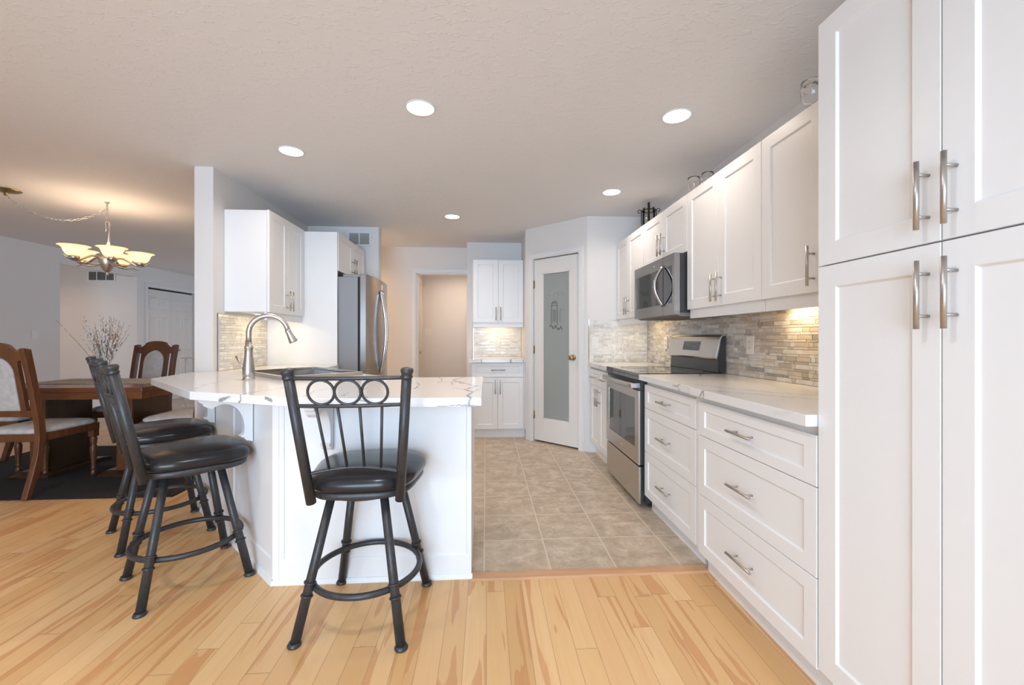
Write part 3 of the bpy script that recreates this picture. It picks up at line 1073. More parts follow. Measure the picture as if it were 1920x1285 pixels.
# faucet
F_ = thing('kitchen_faucet', 'brushed nickel pull-down faucet standing beside the sink', 'faucet', (-1.395, 2.560, 0.915), math.atan2(0.7071, 0.7071))
MB().lathe([(0.034, 0), (0.034, 0.004), (0.030, 0.007), (0.029, 0.018), (0.031, 0.022), (0.032, 0.04), (0.030, 0.075), (0.025, 0.115), (0.0215, 0.15), (0.0205, 0.180), (0.024, 0.186), (0.024, 0.192), (0.019, 0.197), (0.017, 0.23)], 28).build('body', 'nickel', F_)
# spout arches along the photo's left-right direction
ca = math.atan2(0.7071, 0.7071)
dirw = Vector((0.92, 0.40, 0)).normalized()
dl = Matrix.Rotation(-ca, 3, 'Z') @ dirw
RS = 0.102
pts = [Vector((0, 0, 0.22)), Vector((0, 0, 0.255))]
for i in range(17):
    a = PI - i * (PI * 0.955) / 16
    pts.append(dl * (RS + RS * math.cos(a)) + Vector((0, 0, 0.275 + RS * 1.02 * math.sin(a))))
MB().tube(pts, 0.0145, 16).build('spout', 'nickel', F_)
tip = pts[-1]
tdir = (pts[-1] - pts[-2]).normalized()
tdir = (tdir + dl * 0.22).normalized()
MB().lathe([(0.0155, -0.004), (0.0175, 0.0), (0.0165, 0.006), (0.0170, 0.02), (0.0205, 0.045), (0.0245, 0.068), (0.0245, 0.076), (0.019, 0.0775)], 24, tip, tdir).build('spray_head', 'nickel', F_)
hd = Matrix.Rotation(-ca, 3, 'Z') @ Vector((-0.80, 0.1, 0))
m = MB()
m.tube([Vector((0, 0, 0.062)), hd * 0.040 + Vector((0, 0, 0.064))], 0.013, 14)
m.tube([hd * 0.036 + Vector((0, 0, 0.066)), hd * 0.060 + Vector((0, 0, 0.090)), hd * 0.098 + Vector((0, 0, 0.137))], [0.0062, 0.0055, 0.0058], 12)
m.build('lever', 'nickel', F_)

# ---------------------------------------------------------------- peninsula base
P_ = thing('kitchen_peninsula', 'white panelled peninsula base under the breakfast counter', 'kitchen peninsula', (0, 0, 0))
# front, facing -Y at y = 2.033
FR = (-1.001, -0.070)
m = MB()
m.panel(FR[0] + 0.03, FR[1], 0.0, 0.876, 2.033, th=0.02, st=0.022, dep=0.005, bev=0.003, top=0.012, bot=0.115)
m.box(FR[0], FR[0] + 0.03, 2.031, 2.053, 0.0, 0.876)
m.build('front_panel', 'cab', P_, bevel=0.0012, seg=1)
# 45 degree side: local frame rotated -45 (faces -x-y)
dg = bpy.data.objects.new('side_panel', None)
L1, L2 = 0.612, 0.85


def diag(mb, name, **kw):
    o = mb.build(name, 'cab', P_, **kw)
    o.location = (FR[0], 2.033, 0)
    o.rotation_euler = (0, 0, -PI / 4 + 0)
    return o


bpy.data.objects.remove(dg)
# in that frame x runs from the corner away as negative
m = MB()
m.panel(-L1, 0.0, 0.0, 0.876, 0.0, th=0.02, st=0.02, dep=0.005, bev=0.003, top=0.012, bot=0.115)
diag(m, 'side_panel', bevel=0.0012, seg=1)
m = MB()
m.panel(-L1 - 0.006 - L2, -L1 - 0.006, 0.0, 0.876, 0.001, th=0.02, st=0.02, dep=0.005, bev=0.003, top=0.012, bot=0.115)
m.box(-L1 - 0.006, -L1, 0.004, 0.02, 0, 0.876)
diag(m, 'side_panel', bevel=0.0012, seg=1)
# end panel facing +X and inner side
box(-0.0895, -0.0705, 2.054, 2.60, 0.0, 0.876).build('end_panel', 'cab', P_)
m = MB()
m.box(-0.56, -0.09, 2.585, 2.60, 0.1, 0.876)
m.box(-0.60, -0.09, 2.54, 2.555, 0.0, 0.1)
m.prism([(-0.56, 2.60), (-0.56, 2.585), (-1.36, 3.385), (-1.36, 3.40)], 0.0, 0.876)
m.box(-1.375, -1.36, 3.39, 3.897, 0.0, 0.876)
m.build('inner_panel', 'cab', P_)
# base shoe moulding along the floor
q = 0.0125
m = MB()
m.extrude([(0, 0), (q, 0), (q, 0.005), (0.004, 0.022), (0, 0.022)], (FR[0] - 0.004, 2.033, 0), (0, -1, 0), (0, 0, 1), (1, 0, 0), 0.940)
m.build('shoe_moulding', 'trimw', P_)
m = MB()
m.extrude([(0, 0), (q, 0), (q, 0.005), (0.004, 0.022), (0, 0.022)], (-L1 - L2, 0, 0), (0, -1, 0), (0, 0, 1), (1, 0, 0), L1 + L2 + 0.006)
o = m.build('shoe_moulding', 'trimw', P_)
o.location = (FR[0], 2.033, 0)
o.rotation_euler = (0, 0, -PI / 4)


def corbel(loc, rz):
    """projects towards local -Y; profile: top bar, big concave arc, small scroll foot"""
    tp = 0.876
    pr = [(0, tp), (0.235, tp), (0.236, tp - 0.008), (0.228, tp - 0.014), (0.226, tp - 0.022), (0.214, tp - 0.028), (0.206, tp - 0.043)]
    # concave arc from tip back to the wall side
    cx_, cz_, ra, rb = 0.128, 0.702, 0.090, 0.134
    for i in range(0, 15):
        a = math.radians(58 + i * (192 - 58) / 14)
        pr.append((cx_ + ra * math.cos(a), cz_ + rb * math.sin(a)))
    zb = pr[-1][1]
    pr += [(0.056, zb - 0.008), (0.052, zb - 0.014), (0.040, zb - 0.016), (0.036, zb - 0.026), (0.028, zb - 0.034), (0.014, zb - 0.038), (0.0, zb - 0.044)]
    m = MB()
    m.extrude(pr, (-0.022, 0, 0), (0, -1, 0), (0, 0, 1), (1, 0, 0), 0.044)
    o = m.build('corbel', 'cab', P_, bevel=0.002)
    o.location = loc
    o.rotation_euler = (0, 0, rz)
    return o


corbel((-0.742, 2.033, 0), 0)
corbel((-1.205, 2.238, 0), -PI / 4)
corbel((-1.70, 2.735, 0), -PI / 4)

# ---------------------------------------------------------------- mosaic backsplashes


def mosaic(name, label, length, height, loc, rz, seed, tones, corner_trim=None):
    """thin strips of mixed lengths, facing local -Y, x 0..length, z 0..height"""
    rnd = random.Random(seed)
    s = thing(name, label, 'backsplash', loc, rz)
    m = MB()
    m.box(0, length, -0.004, -0.0005, 0, height, mi=0)
    z = 0.0
    row = 0
    while z < height - 0.004:
        h = 0.0255 if row % 2 == 0 else 0.0138
        h = min(h, height - z)
        x_ = -rnd.random() * 0.08
        while x_ < length:
            l = rnd.choice((0.03, 0.045, 0.05, 0.075, 0.10, 0.10, 0.12))
            a, b = max(0, x_), min(length, x_ + l)
            if b - a > 0.004:
                g = 0.0014
                k = 1 + rnd.choices(range(len(tones)), weights=[w__ for _, w__, _ in tones])[0]
                p = 0.0075 + rnd.random() * 0.0008
                m.box(a + g, b - g, -p, -0.0035, z + g, z + h - g, mi=k)
            x_ += l
        z += h
        row += 1
    mats = [M['grout']] + [mt for mt, _, _ in tones]
    m.build('tile_sheet', mats, s)
    if corner_trim is not None:
        for x_ in corner_trim:
            box(x_ - 0.003, x_ + 0.003, -0.011, 0.0, 0, height).build('edge_trim', 'chrome', s)
    return s


M['grout'] = simple('tile_grout', (0.76, 0.73, 0.68), 0.8)


def stone(name, c, rough=0.25, amt=0.12):
    return simple(name, c, rough, nscale=22, namt=amt)


TW = [(stone('strip_white_marble', (0.72, 0.71, 0.69)), 5, 0), (stone('strip_sand', (0.60, 0.55, 0.475)), 4, 0), (stone('strip_taupe', (0.47, 0.43, 0.375)), 2.6, 0), (stone('strip_grey', (0.36, 0.35, 0.345)), 1.1, 0), (stone('strip_cream_glass', (0.68, 0.645, 0.57), 0.08, 0.05), 4, 0), (stone('strip_greige', (0.55, 0.515, 0.46)), 3, 0)]
TL = [(stone('strip_pale_marble', (0.78, 0.76, 0.73)), 7, 0), (stone('strip_pale_sand', (0.72, 0.68, 0.615)), 4, 0), (stone('strip_light_grey', (0.62, 0.595, 0.565)), 1.2, 0), (stone('strip_ivory', (0.82, 0.79, 0.74), 0.1), 3, 0)]
mosaic('mosaic_backsplash', 'mosaic strip tile backsplash along the wall behind the range', 2.925, 0.430, (XR, 4.198, 0.916), -PI / 2, 3, TW)
mosaic('mosaic_backsplash', 'mosaic strip tile on the short wall right of the pantry door', 0.609, 0.430, (1.040, 4.20, 0.916), 0, 5, TL, [0.003])
mosaic('mosaic_backsplash', 'mosaic strip tile backsplash in the far nook', 0.62, 0.372, (-0.162, 5.45, 0.916), 0, 8, TL, [0.003])
mosaic('mosaic_backsplash', 'mosaic strip tile on the left wall behind the faucet', 0.692, 0.430, (XK, 3.205, 0.916), PI / 2, 11, TL, [0.003])

# ---------------------------------------------------------------- switches, outlets, vents


def wall_plate(name, label, cat, loc, rz, w=0.072, h=0.116, rocker=1):
    s = thing(name, label, cat, loc, rz)
    box(-w / 2, w / 2, -0.006, 0, -h / 2, h / 2).build('cover_plate', 'plastic', s, bevel=0.002)
    if name == 'light_switch':
        for i in range(rocker):
            cx = (i - (rocker - 1) / 2) * 0.046
            box(cx - 0.016, cx + 0.016, -0.009, -0.006, -0.033, 0.033).build('rocker', 'plastic', s, bevel=0.001)
    else:
        m = MB()
        for zz in (-0.02, 0.02):
            m.box(-0.014, 0.014, -0.008, -0.006, zz - 0.014, zz + 0.014)
        m.build('socket_face', 'plastic', s, bevel=0.001)
        m = MB()
        for zz in (-0.02, 0.02):
            for xx in (-0.006, 0.006):
                m.box(xx - 0.001, xx + 0.001, -0.0085, -0.008, zz - 0.004, zz + 0.006)
        m.build('slots', 'dark', s)
    return s


wall_plate('wall_outlet', 'white wall outlet on the mosaic tile right of the range', 'outlet', (XR - 0.0085, 2.52, 1.115), -PI / 2)
wall_plate('wall_outlet', 'white wall outlet on the mosaic tile left of the range', 'outlet', (XR - 0.0085, 3.75, 1.115), -PI / 2)
wall_plate('wall_outlet', 'white wall outlet on the mosaic tile in the far nook', 'outlet', (0.145, 5.4415, 1.10), 0)
wall_plate('light_switch', 'white light switch on the mosaic tile beside the pantry door', 'light switch', (1.105, 4.1915, 1.11), 0)
wall_plate('light_switch', 'white light switch on the dining room wall near the chandelier', 'light switch', (XL + 0.0005, 5.83, 1.20), PI / 2)
wall_plate('light_switch', 'double light switch plate inside the back hallway', 'light switch', (-0.99, 7.1995, 1.25), 0, w=0.12, rocker=2)


def vent(label, loc, rz, w, h, cells, mt='ventlight'):
    s = thing('air_vent', label, 'vent', loc, rz)
    fr_ = 0.022
    m = MB()
    for a in ((-w / 2, w / 2, -h / 2, -h / 2 + fr_), (-w / 2, w / 2, h / 2 - fr_, h / 2), (-w / 2, -w / 2 + fr_, -h / 2 + fr_, h / 2 - fr_), (w / 2 - fr_, w / 2, -h / 2 + fr_, h / 2 - fr_)):
        m.box(a[0], a[1], -0.012, 0, a[2], a[3])
    for i in range(1, cells):
        xx = -w / 2 + w * i / cells
        m.box(xx - 0.006, xx + 0.006, -0.012, 0, -h / 2 + fr_, h / 2 - fr_)
    m.build('frame', 'trimw', s, bevel=0.001)
    m = MB()
    n = int(h / 0.012)
    for i in range(n):
        zz = -h / 2 + fr_ + (h - 2 * fr_) * (i + 0.5) / n
        m.extrude([(0, 0), (0.008, -0.006), (0.008, -0.0045), (0, 0.0015)], (-w / 2 + fr_, -0.001, zz), (0, -1, 0), (0, 0, 1), (1, 0, 0), w - 2 * fr_)
    m.build('slats', mt, s)
    box(-w / 2 + 0.01, w / 2 - 0.01, -0.0012, 0, -h / 2 + 0.01, h / 2 - 0.01).build('grille_back', mt, s)
    return s


vent('white wall vent near the ceiling above the fridge', (-1.408, 4.7695, 2.266), 0, 0.262, 0.168, 2)
vent('return air vent high on the hall wall left of the closet', (-6.43, 7.4395, 2.20), 0, 0.44, 0.185, 3, 'ventdark')

# ---------------------------------------------------------------- range
G = thing('kitchen_range', 'stainless steel electric range with black glass cooktop', 'range', (1.033, 3.538, 0), -PI / 2)
RW = 0.762
box(0.001, RW - 0.001, 0.045, 0.610, 0.035, 0.895).build('body', 'blackp', G)
m = MB()
for xx in (0.05, RW - 0.05):
    for yy in (0.10, 0.56):
        m.lathe([(0.018, 0), (0.018, 0.01), (0.010, 0.012), (0.010, 0.036)], 12, (xx, yy, 0))
m.build('levelling_feet', 'blackp', G)
m = MB()
m.box(0.0, RW, 0.0, 0.60, 0.897, 0.919)
m.box(0.0, RW, 0.0, 0.02, 0.872, 0.897)
m.build('cooktop', 'blackg', G, bevel=0.003)
m = MB()
for (xx, yy, rr) in ((0.20, 0.17, 0.10), (0.56, 0.17, 0.08), (0.20, 0.44, 0.075), (0.56, 0.44, 0.10)):
    ring = [(xx + rr * math.cos(a * PI / 16), yy + rr * math.sin(a * PI / 16), 0.9193) for a in range(32)]
    m.tube(ring, 0.0012, 4, closed=True)
m.build('burner_rings', 'fridgeside', G)
# oven door: frame around window
m = MB()
wx0, wx1, wz0, wz1 = 0.075, RW - 0.075, 0.405, 0.745
for a in ((0.006, wx0, 0.296, 0.80), (wx1, RW - 0.006, 0.296, 0.80), (wx0, wx1, 0.296, wz0), (wx0, wx1, wz1, 0.80)):
    m.box(a[0], a[1], 0.0, 0.012, a[2], a[3])
    m.box(a[0], a[1], 0.0122, 0.044, a[2], a[3], mi=1)
dd = m.build('oven_door', ['steel', 'blackp'], G)
box(wx0 + 0.0005, wx1 - 0.0005, 0.003, 0.03, wz0 + 0.0005, wz1 - 0.0005).build('window_glass', 'blackg', dd)
box(0.006, RW - 0.006, 0.010, 0.044, 0.803, 0.868).build('vent_strip', 'blackp', G)
m = MB()
hp = []
for i in range(17):
    u = i / 16.0
    hp.append((0.03 + u * (RW - 0.06), -0.030 - 0.020 * math.sin(PI * u), 0.833))
# flat curved bar
b = m.add([])
for (xx, yy, zz) in hp:
    m.v += [(xx, yy, zz - 0.019), (xx, yy - 0.012, zz - 0.017), (xx, yy - 0.012, zz + 0.017), (xx, yy, zz + 0.019)]
for i in range(16):
    for k in range(4):
        j = (k + 1) % 4
        m.face((b + i * 4 + k, b + i * 4 + j, b + (i + 1) * 4 + j, b + (i + 1) * 4 + k), k in (1,))
m.face((b, b + 3, b + 2, b + 1))
m.face((b + 64, b + 65, b + 66, b + 67))
for xx in (0.05, RW - 0.05):
    m.box(xx - 0.012, xx + 0.012, -0.034, 0.012, 0.818, 0.848)
m.build('oven_handle', 'steel', dd)
MB().tube([(RW / 2 - 0.028, -0.001, 0.352), (RW / 2 + 0.028, -0.001, 0.352)], 0.005, 8, flat=0.4).build('badge', 'plate', dd)
m = MB().box(0.006, RW - 0.006, 0.004, 0.018, 0.032, 0.283)
m.box(0.010, RW - 0.010, 0.0182, 0.044, 0.040, 0.280, mi=1)
m.build('storage_drawer', ['steel', 'blackp'], G, bevel=0.002)
# backguard
m = MB()
prof = [(0.560, 0.919), (0.565, 1.010), (0.610, 1.010), (0.610, 0.919)]
m.extrude(prof, (0.01, 0, 0), (0, 1, 0), (0, 0, 1), (1, 0, 0), RW - 0.02)
m.build('backguard_base', 'blackp', G, bevel=0.003)
m = MB()
prof = [(0.540, 1.022), (0.570, 1.150), (0.575, 1.168), (0.585, 1.180), (0.600, 1.186), (0.608, 1.184), (0.611, 1.175), (0.611, 1.012), (0.548, 1.012)]
m.extrude(prof, (0.002, 0, 0), (0, 1, 0), (0, 0, 1), (1, 0, 0), RW - 0.006)
bgd = m.build('backguard', 'steel', G, bevel=0.002)
prof = [(0.552, 1.020), (0.580, 1.158), (0.598, 1.178), (0.611, 1.170), (0.611, 0.92), (0.570, 0.92)]
MB().extrude(prof, (RW - 0.0035, 0, 0), (0, 1, 0), (0, 0, 1), (1, 0, 0), 0.003).build('backguard_side', 'blackp', G)
n_ = Vector((0, -0.128, 0.030)).normalized()
u_ = Vector((0, 0.030, 0.128)).normalized()
MB().extrude([(0.255, 0.045), (0.51, 0.045), (0.51, 0.115), (0.255, 0.115)], (0, 0.540, 1.022), (1, 0, 0), tuple(u_), tuple(n_), 0.0025).build('display', 'blackg', bgd)

# ---------------------------------------------------------------- microwave
K = thing('microwave_oven', 'stainless over-the-range microwave with curved handle', 'microwave', (1.250, 3.455, 0), -PI / 2)
KW = 0.742
box(0.0, KW, 0.040, 0.396, 1.330, 1.727).build('body', 'blackp', K)
m = MB()
kx0, kx1, kz0, kz1 = 0.022, KW - 0.028, 1.395, 1.650
for a in ((0, kx0, 1.318, 1.729), (kx1, KW, 1.318, 1.729), (kx0, kx1, 1.318, kz0), (kx0, kx1, kz1, 1.729)):
    m.box(a[0], a[1], 0.0, 0.039, a[2], a[3])
kd = m.build('door', 'steelv', K)
box(kx0 + .0005, kx1 - .0005, 0.002, 0.03, kz0 + .0005, kz1 - .0005).build('window_glass', 'blackg', kd)
box(KW - 0.178, KW - 0.176, -0.0006, 0.001, 1.318, 1.729).build('panel_seam', 'dark', kd)
hp = []
hx = KW - 0.165
for i in range(15):
    u = i / 14.0
    hp.append((hx, -0.004 - 0.062 * math.sin(PI * u), 1.382 + u * 0.285))
MB().tube(hp, 0.0115, 12, flat=0.8).build('handle', 'chrome', kd)
MB().tube([(0.35, -0.0005, 1.690), (0.41, -0.0005, 1.690)], 0.006, 8, flat=0.3).build('badge', 'plate', kd)
m = MB()
m.extrude([(0.02, 1.318), (0.05, 1.306), (0.36, 1.306), (0.40, 1.330), (0.04, 1.330)], (0.01, 0, 0), (0, 1, 0), (0, 0, 1), (1, 0, 0), KW - 0.02)
m.build('underside_vent', 'ventdark', K)

# ---------------------------------------------------------------- refrigerator, facing +X
FRD = thing('refrigerator', 'stainless french door refrigerator beside the tall white panel', 'refrigerator', (-1.175, 3.927, 0), PI / 2)
FW = 0.825
box(0.0, FW, 0.0, 0.76, 0.03, 1.722).build('body', 'fridgeside', FRD, bevel=0.004)
m = MB()
for xx in (0.06, FW - 0.06):
    for yy in (0.08, 0.68):
        m.lathe([(0.02, 0), (0.02, 0.031)], 12, (xx, yy, 0))
m.build('feet', 'blackp', FRD)
box(0.004, FW - 0.004, -0.018, 0.0, 0.04, 1.715).build('gasket', 'dark', FRD)


def fdoor(x0, x1, z0, z1, name):
    """door with a gently bowed front"""
    m = MB()
    n = 10
    pts = []
    for i in range(n + 1):
        u = x0 + (x1 - x0) * i / n
        pts.append((u, -0.075 - 0.030 * (1 - ((u - FW / 2) / (FW / 2)) ** 2)))
    pts += [(x1, -0.019), (x0, -0.019)]
    m.prism(pts, z0, z1)
    return m.build(name, 'steelv', FRD, bevel=0.004)


dl_ = fdoor(0.002, FW / 2 - 0.002, 0.66, 1.750, 'door')
dr_ = fdoor(FW / 2 + 0.002, FW - 0.002, 0.66, 1.750, 'door')
fz = fdoor(0.002, FW - 0.002, 0.05, 0.653, 'freezer_drawer')
for d_, xx in ((dl_, FW / 2 - 0.035), (dr_, FW / 2 + 0.035)):
    hp = []
    for i in range(21):
        u = i / 20.0
        hp.append((xx, -0.108 - 0.056 * math.sin(PI * u) ** 0.9, 0.80 + u * 0.84))
    MB().tube(hp, 0.0125, 12).build('handle', 'chrome', d_)
hp = [(0.08 + i * (FW - 0.16) / 12, -0.085 - 0.06 * math.sin(PI * i / 12), 0.60) for i in range(13)]
MB().tube(hp, 0.012, 12).build('handle', 'chrome', fz)
m = MB()
for xx in (0.02, FW - 0.14):
    m.box(xx, xx + 0.12, -0.05, 0.14, 1.722, 1.748)
m.build('hinge_cover', 'fridgeside', FRD, bevel=0.004)
o = box(FW / 2 + 0.02, FW / 2 + 0.085, -0.1058, -0.1045, 1.655, 1.705).build('sticker', 'tag', dr_)
o['label'] = 'white paper sticker'
box(FW - 0.16, FW - 0.11, -0.0975, -0.0925, 1.59, 1.605).build('badge', 'plate', dr_)

# ---------------------------------------------------------------- bar stools


def superellipse(a, b, n, k):
    r = []
    for i in range(n):
        th = 2 * PI * i / n
        c_, s_ = math.cos(th), math.sin(th)
        r.append((a * math.copysign(abs(c_) ** (2 / k), c_), b * math.copysign(abs(s_) ** (2 / k), s_)))
    return r


def seat_ring(scale, z, n=48):
    out = []
    for (x_, y_) in superellipse(0.228 * scale, 0.210 * scale, n, 3.7):
        w__ = 0.82 + 0.18 * min(1, max(0, (y_ / scale + 0.208) / 0.30))       # narrower at the back
        out.append((x_ * w__, y_ + 0.015 * scale, z))
    return out


def ringed(m, rings, smooth=True, cap0=True, cap1=True):
    n = len(rings[0])
    b = [m.add(r) for r in rings]
    for i in range(len(rings) - 1):
        for j in range(n):
            j2 = (j + 1) % n
            m.face((b[i] + j, b[i] + j2, b[i + 1] + j2, b[i + 1] + j), smooth)
    if cap0:
        m.face([b[0] + j for j in range(n)][::-1], smooth)
    if cap1:
        m.face([b[-1] + j for j in range(n)], smooth)
    return m


def make_stool(label):
    s = thing('bar_stool', label, 'bar stool', (0, 0, 0), 0, 'black swivel stools around the peninsula')
    base_parts = []
    # legs
    for sx in (-1, 1):
        for sy in (-1, 1):
            m = MB()
            top = Vector((sx * 0.105, sy * 0.105, 0.535))
            bot = Vector((sx * 0.203, sy * 0.203, 0.0))
            ax = (bot - top)
            d = ax.normalized()
            m.tube([top, bot - d * 0.012], [0.0165, 0.0185], 16)
            m.lathe([(0.019, 0.0), (0.0245, 0.002), (0.0255, 0.007), (0.022, 0.011), (0.0205, 0.016)], 18, bot)
            for zz in (0.218, 0.172):
                p = top + ax * ((0.535 - zz) / 0.535)
                ring = []
                a1_ = d.cross(Vector((1, 0, 0))).normalized()
                b1_ = d.cross(a1_)
                for i in range(16):
                    th = 2 * PI * i / 16
                    ring.append(p + a1_ * math.cos(th) * 0.0195 + b1_ * math.sin(th) * 0.0195)
                m.tube(ring, 0.0042, 8, closed=True)
            base_parts.append(m.build('leg', 'stool', s))
    ring = [(0.214 * math.cos(2 * PI * i / 48), 0.214 * math.sin(2 * PI * i / 48), 0.194) for i in range(48)]
    base_parts.append(MB().tube(ring, 0.0125, 12, closed=True).build('footrest_ring', 'stool', s))
    MB().lathe([(0.16, 0.530), (0.17, 0.536), (0.17, 0.546)], 32).build('swivel_plate', 'stool', s)
    # seat frame and cushion
    m = MB()
    ringed(m, [seat_ring(0.955, 0.545), seat_ring(0.975, 0.549), seat_ring(0.975, 0.570), seat_ring(0.95, 0.572)])
    m.build('seat_frame', 'stool', s)
    m = MB()
    ringed(m, [seat_ring(0.93, 0.571), seat_ring(1.0, 0.576), seat_ring(1.03, 0.590), seat_ring(1.025, 0.606), seat_ring(0.98, 0.621), seat_ring(0.88, 0.634), seat_ring(0.70, 0.644), seat_ring(0.45, 0.650), seat_ring(0.18, 0.652)])
    m.build('seat_cushion', 'vinyl', s)
    # back posts
    pb = {}
    for sx in (-1, 1):
        b_ = Vector((sx * 0.163, -0.184, 0.540))
        t_ = Vector((sx * 0.206, -0.290, 1.050))
        pb[sx] = (b_, t_)
        d = (t_ - b_).normalized()
        m = MB()
        m.tube([b_, t_ - d * 0.02], 0.0182, 18)
        L_ = (t_ - b_).length
        m.lathe([(0.0182, L_ - 0.034), (0.0215, L_ - 0.032), (0.0215, L_ - 0.028), (0.019, L_ - 0.025), (0.0205, L_ - 0.018), (0.0225, L_ - 0.012), (0.0232, L_ - 0.006), (0.0215, L_ - 0.001), (0.014, L_ + 0.002), (1e-5, L_ + 0.0035)], 20, b_, d)
        m.build('back_post', 'stool', s)
    def at(sx, z):
        b_, t_ = pb[sx]
        return b_ + (t_ - b_) * ((z - b_.z) / (t_.z - b_.z))

    def rail(z, bow, rad, name, arch=0.0):
        a, c_ = at(-1, z), at(1, z)
        pts_ = []
        for i in range(17):
            u = i / 16
            p = a.lerp(c_, u)
            k = math.sin(PI * u)
            pts_.append(p + Vector((0, -bow * k, arch * k)))
        MB().tube(pts_, rad, 10).build(name, 'stool', s)
        return pts_
    rt = rail(1.018, 0.020, 0.0075, 'top_rail')
    rm = rail(0.918, 0.020, 0.0072, 'middle_rail')
    rb = rail(0.655, -0.022, 0.0065, 'lower_rail', 0.016)

    def on(pts_, x_):
        for i in range(16):
            if pts_[i].x <= x_ <= pts_[i + 1].x:
                u = (x_ - pts_[i].x) / (pts_[i + 1].x - pts_[i].x)
                return pts_[i].lerp(pts_[i + 1], u)
        return pts_[8]
    for i in (-1, 0, 1):
        x_ = i * 0.0925
        a, c_ = on(rt, x_), on(rm, x_)
        ctr = (a + c_) / 2
        up = (a - c_).normalized()
        side = Vector((1, 0, 0))
        rr = (a - c_).length / 2 - 0.006
        ring = [ctr + side * math.cos(2 * PI * k / 32) * rr + up * math.sin(2 * PI * k / 32) * rr for k in range(32)]
        MB().tube(ring, 0.0050, 8, closed=True).build('ring_ornament', 'stool', s)
    for i in (-1.5, -0.5, 0.5, 1.5):
        MB().tube([on(rm, i * 0.0765), on(rb, i * 0.063)], 0.0052, 10).build('spindle', 'stool', s)
    return s, base_parts


stool, bp = make_stool('black swivel bar stool nearest the camera, facing the counter front')


def put_stool(s, x, y, rz, base_rz):
    s.location = (x, y, 0)
    s.rotation_euler = (0, 0, rz)
    for ch in s.children:
        if ch.name.startswith(('leg', 'footrest')):
            ch.rotation_euler = (0, 0, base_rz - rz)


s2 = copy_tree(stool)
s2['label'] = 'black swivel bar stool at the angled counter side, in front of the farther one'
s3 = copy_tree(stool)
s3['label'] = 'black swivel bar stool farthest back, nearest the dining table'
put_stool(stool, -0.498, 1.806, math.radians(2), math.radians(-5.5))
put_stool(s2, -1.441, 2.127, math.radians(-45), math.radians(-45))
put_stool(s3, -1.942, 2.640, math.radians(-45), math.radians(-45))

# ---------------------------------------------------------------- dining set
tag(MB().prism([(-4.62, 3.20), (-2.28, 3.20), (-2.28, 4.73), (-4.62, 4.73)], 0.0, 0.010).build('area_rug', 'rug', bevel=0.003), 'black rectangular rug under the dining table', 'rug')
RZ0 = 0.010
DT = thing('dining_table', 'rectangular dark cherry dining table on two slab pedestals', 'table', (-3.38, 3.955, RZ0))
tx, ty = 0.62, 0.41
zt = 0.752
box(-tx, tx, -ty, ty, zt - 0.035, zt).build('tabletop', 'cherryx', DT, bevel=0.004)
m = MB()
m.box(-tx + 0.008, tx - 0.008, -ty + 0.008, -ty + 0.028, zt - 0.095, zt - 0.035)
m.box(-tx + 0.008, tx - 0.008, ty - 0.028, ty - 0.008, zt - 0.095, zt - 0.035)
m.box(-tx + 0.008, -tx + 0.028, -ty + 0.028, ty - 0.028, zt - 0.095, zt - 0.035)
m.box(tx - 0.028, tx - 0.008, -ty + 0.028, ty - 0.028, zt - 0.095, zt - 0.035)
m.build('apron', 'cherryx', DT, bevel=0.002)
for xx in (-0.34, 0.34):
    pdm = box(xx - 0.06, xx + 0.06, -0.215, 0.185, 0.035, zt - 0.036).build('pedestal', 'walnut', DT, bevel=0.003)
    m = MB()
    m.extrude([(-0.31, 0), (0.28, 0), (0.28, 0.02), (0.20, 0.037), (-0.23, 0.037), (-0.31, 0.02)], (xx - 0.15, 0, 0), (0, 1, 0), (0, 0, 1), (1, 0, 0), 0.30)
    m.build('plinth', 'walnut', pdm, bevel=0.003)
    m = MB()
    m.box(xx - 0.061, xx + 0.061, -0.235, -0.215, 0.037, zt - 0.036)
    m.build('pedestal_facing', 'cherry', pdm, bevel=0.002)
tag(box(-3.99, -2.77, 3.83, 4.30, RZ0 + zt + 0.0003, RZ0 + zt + 0.005).build('table_runner', 'clothgrey', bevel=0.001), 'grey woven runner laid along the dining table', 'table runner')
V_ = thing('flower_vase', 'small grey vase holding pussy willow on the dining table', 'vase', (-3.455, 4.03, RZ0 + zt + 0.005))
MB().lathe([(0.028, 0), (0.034, 0.01), (0.036, 0.04), (0.030, 0.075), (0.022, 0.10), (0.021, 0.118), (0.025, 0.125), (0.022, 0.125), (0.018, 0.115), (0.016, 0.02), (1e-5, 0.018)], 24).build('vase_body', 'vase', V_)
rnd = random.Random(4)
BR = thing('pussy_willow_bunch', 'bunch of pussy willow twigs with pale catkins in the vase', 'flowers', (-3.455, 4.03, RZ0 + zt + 0.005))
tw, ck = MB(), MB()
specs = []
for i in range(60):
    ang = rnd.uniform(0, 2 * PI)
    rad = rnd.uniform(0.0, 0.20)
    specs.append((rad * math.cos(ang), rad * 0.8 * math.sin(ang), rnd.uniform(0.40, 0.60)))
specs.append((-0.40, -0.02, 0.555))
